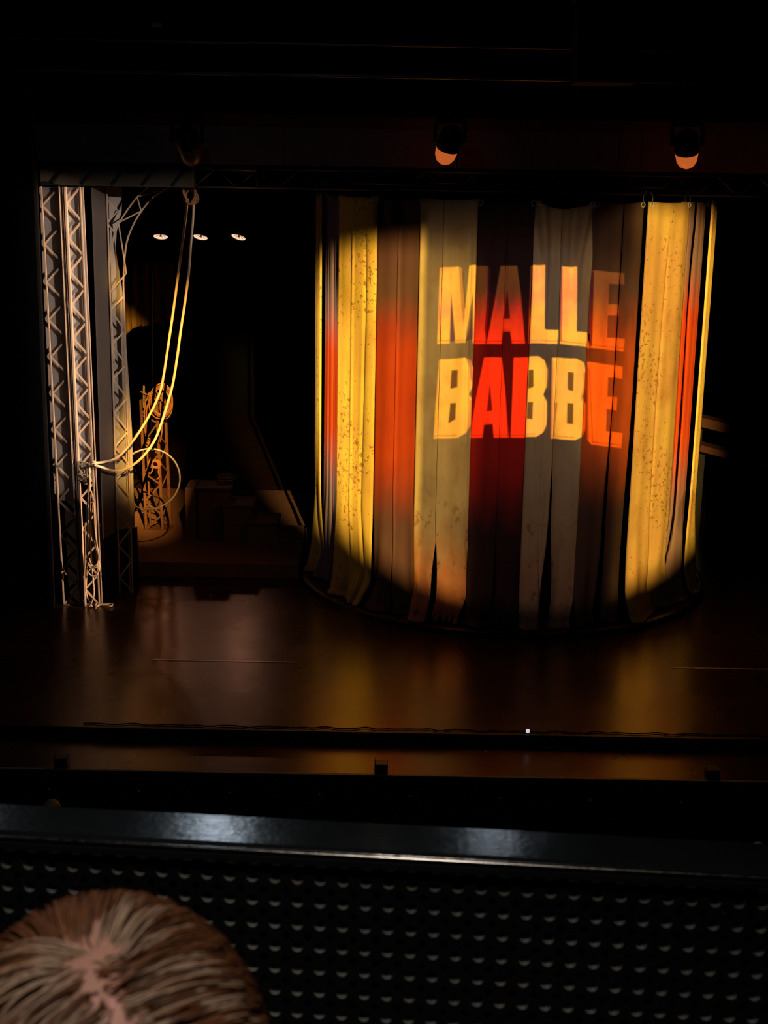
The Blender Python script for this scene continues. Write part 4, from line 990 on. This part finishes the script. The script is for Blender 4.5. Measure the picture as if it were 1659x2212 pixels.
# streaks of pale hair, traced on the head
BANDS = [[on_head(x, y) for x, y in L] for L in (((40, 2120), (100, 2090), (150, 2065), (195, 2040), (235, 2010), (262, 1990)), ((232, 2015), (262, 2055), (300, 2095), (345, 2125), (385, 2150), (410, 2195)), ((120, 2120), (150, 2150), (175, 2200)), ((285, 2150), (292, 2212), (290, 2260)))]
BP = [[p.lerp(q, k / 8).normalized() for p, q in zip(b, b[1:]) for k in range(8)] for b in BANDS]
def band(n): return min((n - p).length for b in BP for p in b)
def hp(n, h=0): return Vector((n.x * (HR.x - .010 + h), n.y * (HR.y - .010 + h), n.z * (HR.z - .010 + h)))
strands = MB()
cnt = 0
while cnt < 12000:
    n = Vector((rn.gauss(0, 1), rn.gauss(0, 1), rn.gauss(0, 1))).normalized()
    if n.z < -.35 or (n.y > .55 and n.z < .45): continue
    if n.y > .2 and n.z < .3 and rn.random() < .75: continue
    d0, i0 = near(n)
    if d0 < .13 and rn.random() < .72: continue
    cnt += 1
    pts = []; cur = n.copy(); L = rn.uniform(.35, .75); st_ = 7; wob = rn.uniform(-.35, .35); lift = rn.uniform(.001, .012); tone = rn.random(); db = band(n)
    for k in range(st_):
        pts.append(hp(cur, .002 + lift * math.sin(min(1, k / 4) * 1.57) ))
        d_, i_ = near(cur); away = cur - PL[i_]
        if i_ == 0: away = away + Vector((0, .5, .0))
        f = away.normalized() * 1.0 + Vector((0, 0, -.35)) + cur.cross(Vector((0, 0, 1))) * wob * .5
        f = f - cur * f.dot(cur)
        cur = (cur + f.normalized() * L / st_).normalized()
    if pts[-1].z < -.10: pass
    pale = db < .075 and tone < .80 or (db < .12 and tone < .25) or tone < .02
    mi = 2 if pale else (0 if tone < .72 else 1)
    strands.tube(pts, [.0006, .0008, .0008, .0008, .0007, .0006, .0003], 4, mi=mi)
def hair_mat(name, col, k=.25):
    t = NT(name); o = t.obj(); f = t.noise(o, 60, 3); t.bsdf(t.mix(f, tuple(c * (1 - k) for c in col), tuple(c * (1 + k) for c in col)), .42, .5); return t.m
HM = [hair_mat('auburn_hair', (.26, .105, .045)), hair_mat('dark_brown_hair', (.15, .065, .032)), hair_mat('grey_blond_hair', (.56, .40, .29))]
ho = strands.build('hair', HM, smooth=True); ho.parent = pe
# close under-layer of hair with the pink scalp showing along the parting
cap = MB(); vs = []; fs = []; nn_ = 64
for i in range(nn_ + 1):
    for j in range(2 * nn_):
        th = math.pi * .72 * i / nn_; ph = math.pi * j / nn_
        n = Vector((math.sin(th) * math.cos(ph), math.sin(th) * math.sin(ph), math.cos(th))); vs.append(hp(n, .0 + .0012 * math.sin(ph * 60 + th * 9)))
mi = []
for i in range(nn_):
    for j in range(2 * nn_):
        j2 = (j + 1) % (2 * nn_); fs.append((i*2*nn_ + j, (i+1)*2*nn_ + j, (i+1)*2*nn_ + j2, i*2*nn_ + j2))
cap.add(vs, fs); cap.mi = []
for f in fs:
    c = sum((Vector(vs[q]) for q in f), Vector()) / 4; n = Vector((c.x / HR.x, c.y / HR.y, c.z / HR.z)).normalized()
    cap.mi.append(1 if near(n)[0] < .085 + .05 * math.sin(n.x * 40) else 0)
co = cap.build('scalp_hair', [hair_mat('hair_underlayer', (.28, .14, .085)), M['scalp'] if 'scalp' in M else simple('pink_scalp', (.80, .42, .36), .5, .4, var=.08, scale=60)], smooth=True); co.parent = pe

# two members of the stalls audience, only the tops of their heads show over the rail
for (px, py, Z, lab, lab2, hm) in ((113, 1723, .12, 'person in the stalls with brown hair, only the crown showing over the rail', 'dark stalls seat under the brown-haired person', hair_mat('brown_hair', (.42, .28, .18))),
                       (1638, 1816, .10, 'person in the stalls with white hair, only the crown showing over the rail', 'dark stalls seat under the white-haired person', hair_mat('white_hair', (.85, .85, .9), .05))):
    top = atZ(px, py, Z); hc = top - Vector((0, .03, .13))
    seat(hc, -1.25, lab2); q = person(hc, -1.25, lab)
    h = MB(); vs = []; fs = []
    for i in range(33):
        for j in range(64):
            th = math.pi * .66 * i / 32; ph = math.pi * j / 32; k = 1 + .03 * math.sin(ph * 11 + th * 5) + .02 * math.sin(ph * 23)
            front = .42 if math.sin(ph) > .2 else 1.0
            th *= front if False else 1
            vs.append((.098 * k * math.sin(th) * math.cos(ph), -.012 + .112 * k * math.sin(th) * math.sin(ph), .128 * math.cos(th) * (1 + .01 * math.sin(ph * 17))))
    for i in range(32):
        for j in range(64):
            c_y = vs[i * 64 + j][1]; c_z = vs[i * 64 + j][2]
            if c_y > .06 and c_z < .045: continue
            j2 = (j + 1) % 64; fs.append((i*64 + j, (i+1)*64 + j, (i+1)*64 + j2, i*64 + j2))
    o = h.add(vs, fs).build('hair', hm, smooth=True); o.parent = q; o.modifiers.new('thick', 'SOLIDIFY').thickness = .006
spot('stalls_lamp', (0, 8.5, 9.5), (0, 12.9, 0), 60, (1, .85, .75), 9, .4, .1)
e = empty('house_lamp', (0, 8.5, 9.5), 'warm white house lamp high over the front stalls', 'lamp')
MB().lathe([(.16, 9.42), (.17, 9.5), (.10, 9.75), (.001, 9.76)], 24, Matrix.Translation((0, 8.5, 0))).build('housing', M['housing'], e, smooth=True)
MB().tube([(0, 8.5, 9.76), (0, 8.5, 12.99)], .012, 6).build('hanging_pole', M['housing'], e)
e = empty('added_fill_light', (-2.0, 9.0, 11.5), 'added dim blue fill light hung high over the stalls', 'lamp')  # housing for the added blue fill
MB().lathe([(.13, 11.44), (.14, 11.52), (.08, 11.72), (.001, 11.73)], 24, Matrix.Translation((-2.0, 9.0, 0))).build('housing', M['housing'], e, smooth=True)
MB().tube([(-2.0, 9.0, 11.73), (-2.0, 9.0, 12.99)], .012, 6).build('hanging_pole', M['housing'], e)
e = empty('balcony_lamp', (-0.15, 0.1, 8.2), 'warm lamp hung over the balcony rows', 'lamp')
MB().lathe([(.16, 8.16), (.18, 8.25), (.10, 8.45), (.001, 8.46)], 24, Matrix.Translation((-.15, .1, 0))).build('housing', M['housing'], e, smooth=True)
MB().tube([(-.15, .1, 8.46), (-.15, .1, 12.99)], .012, 6).build('hanging_pole', M['housing'], e)
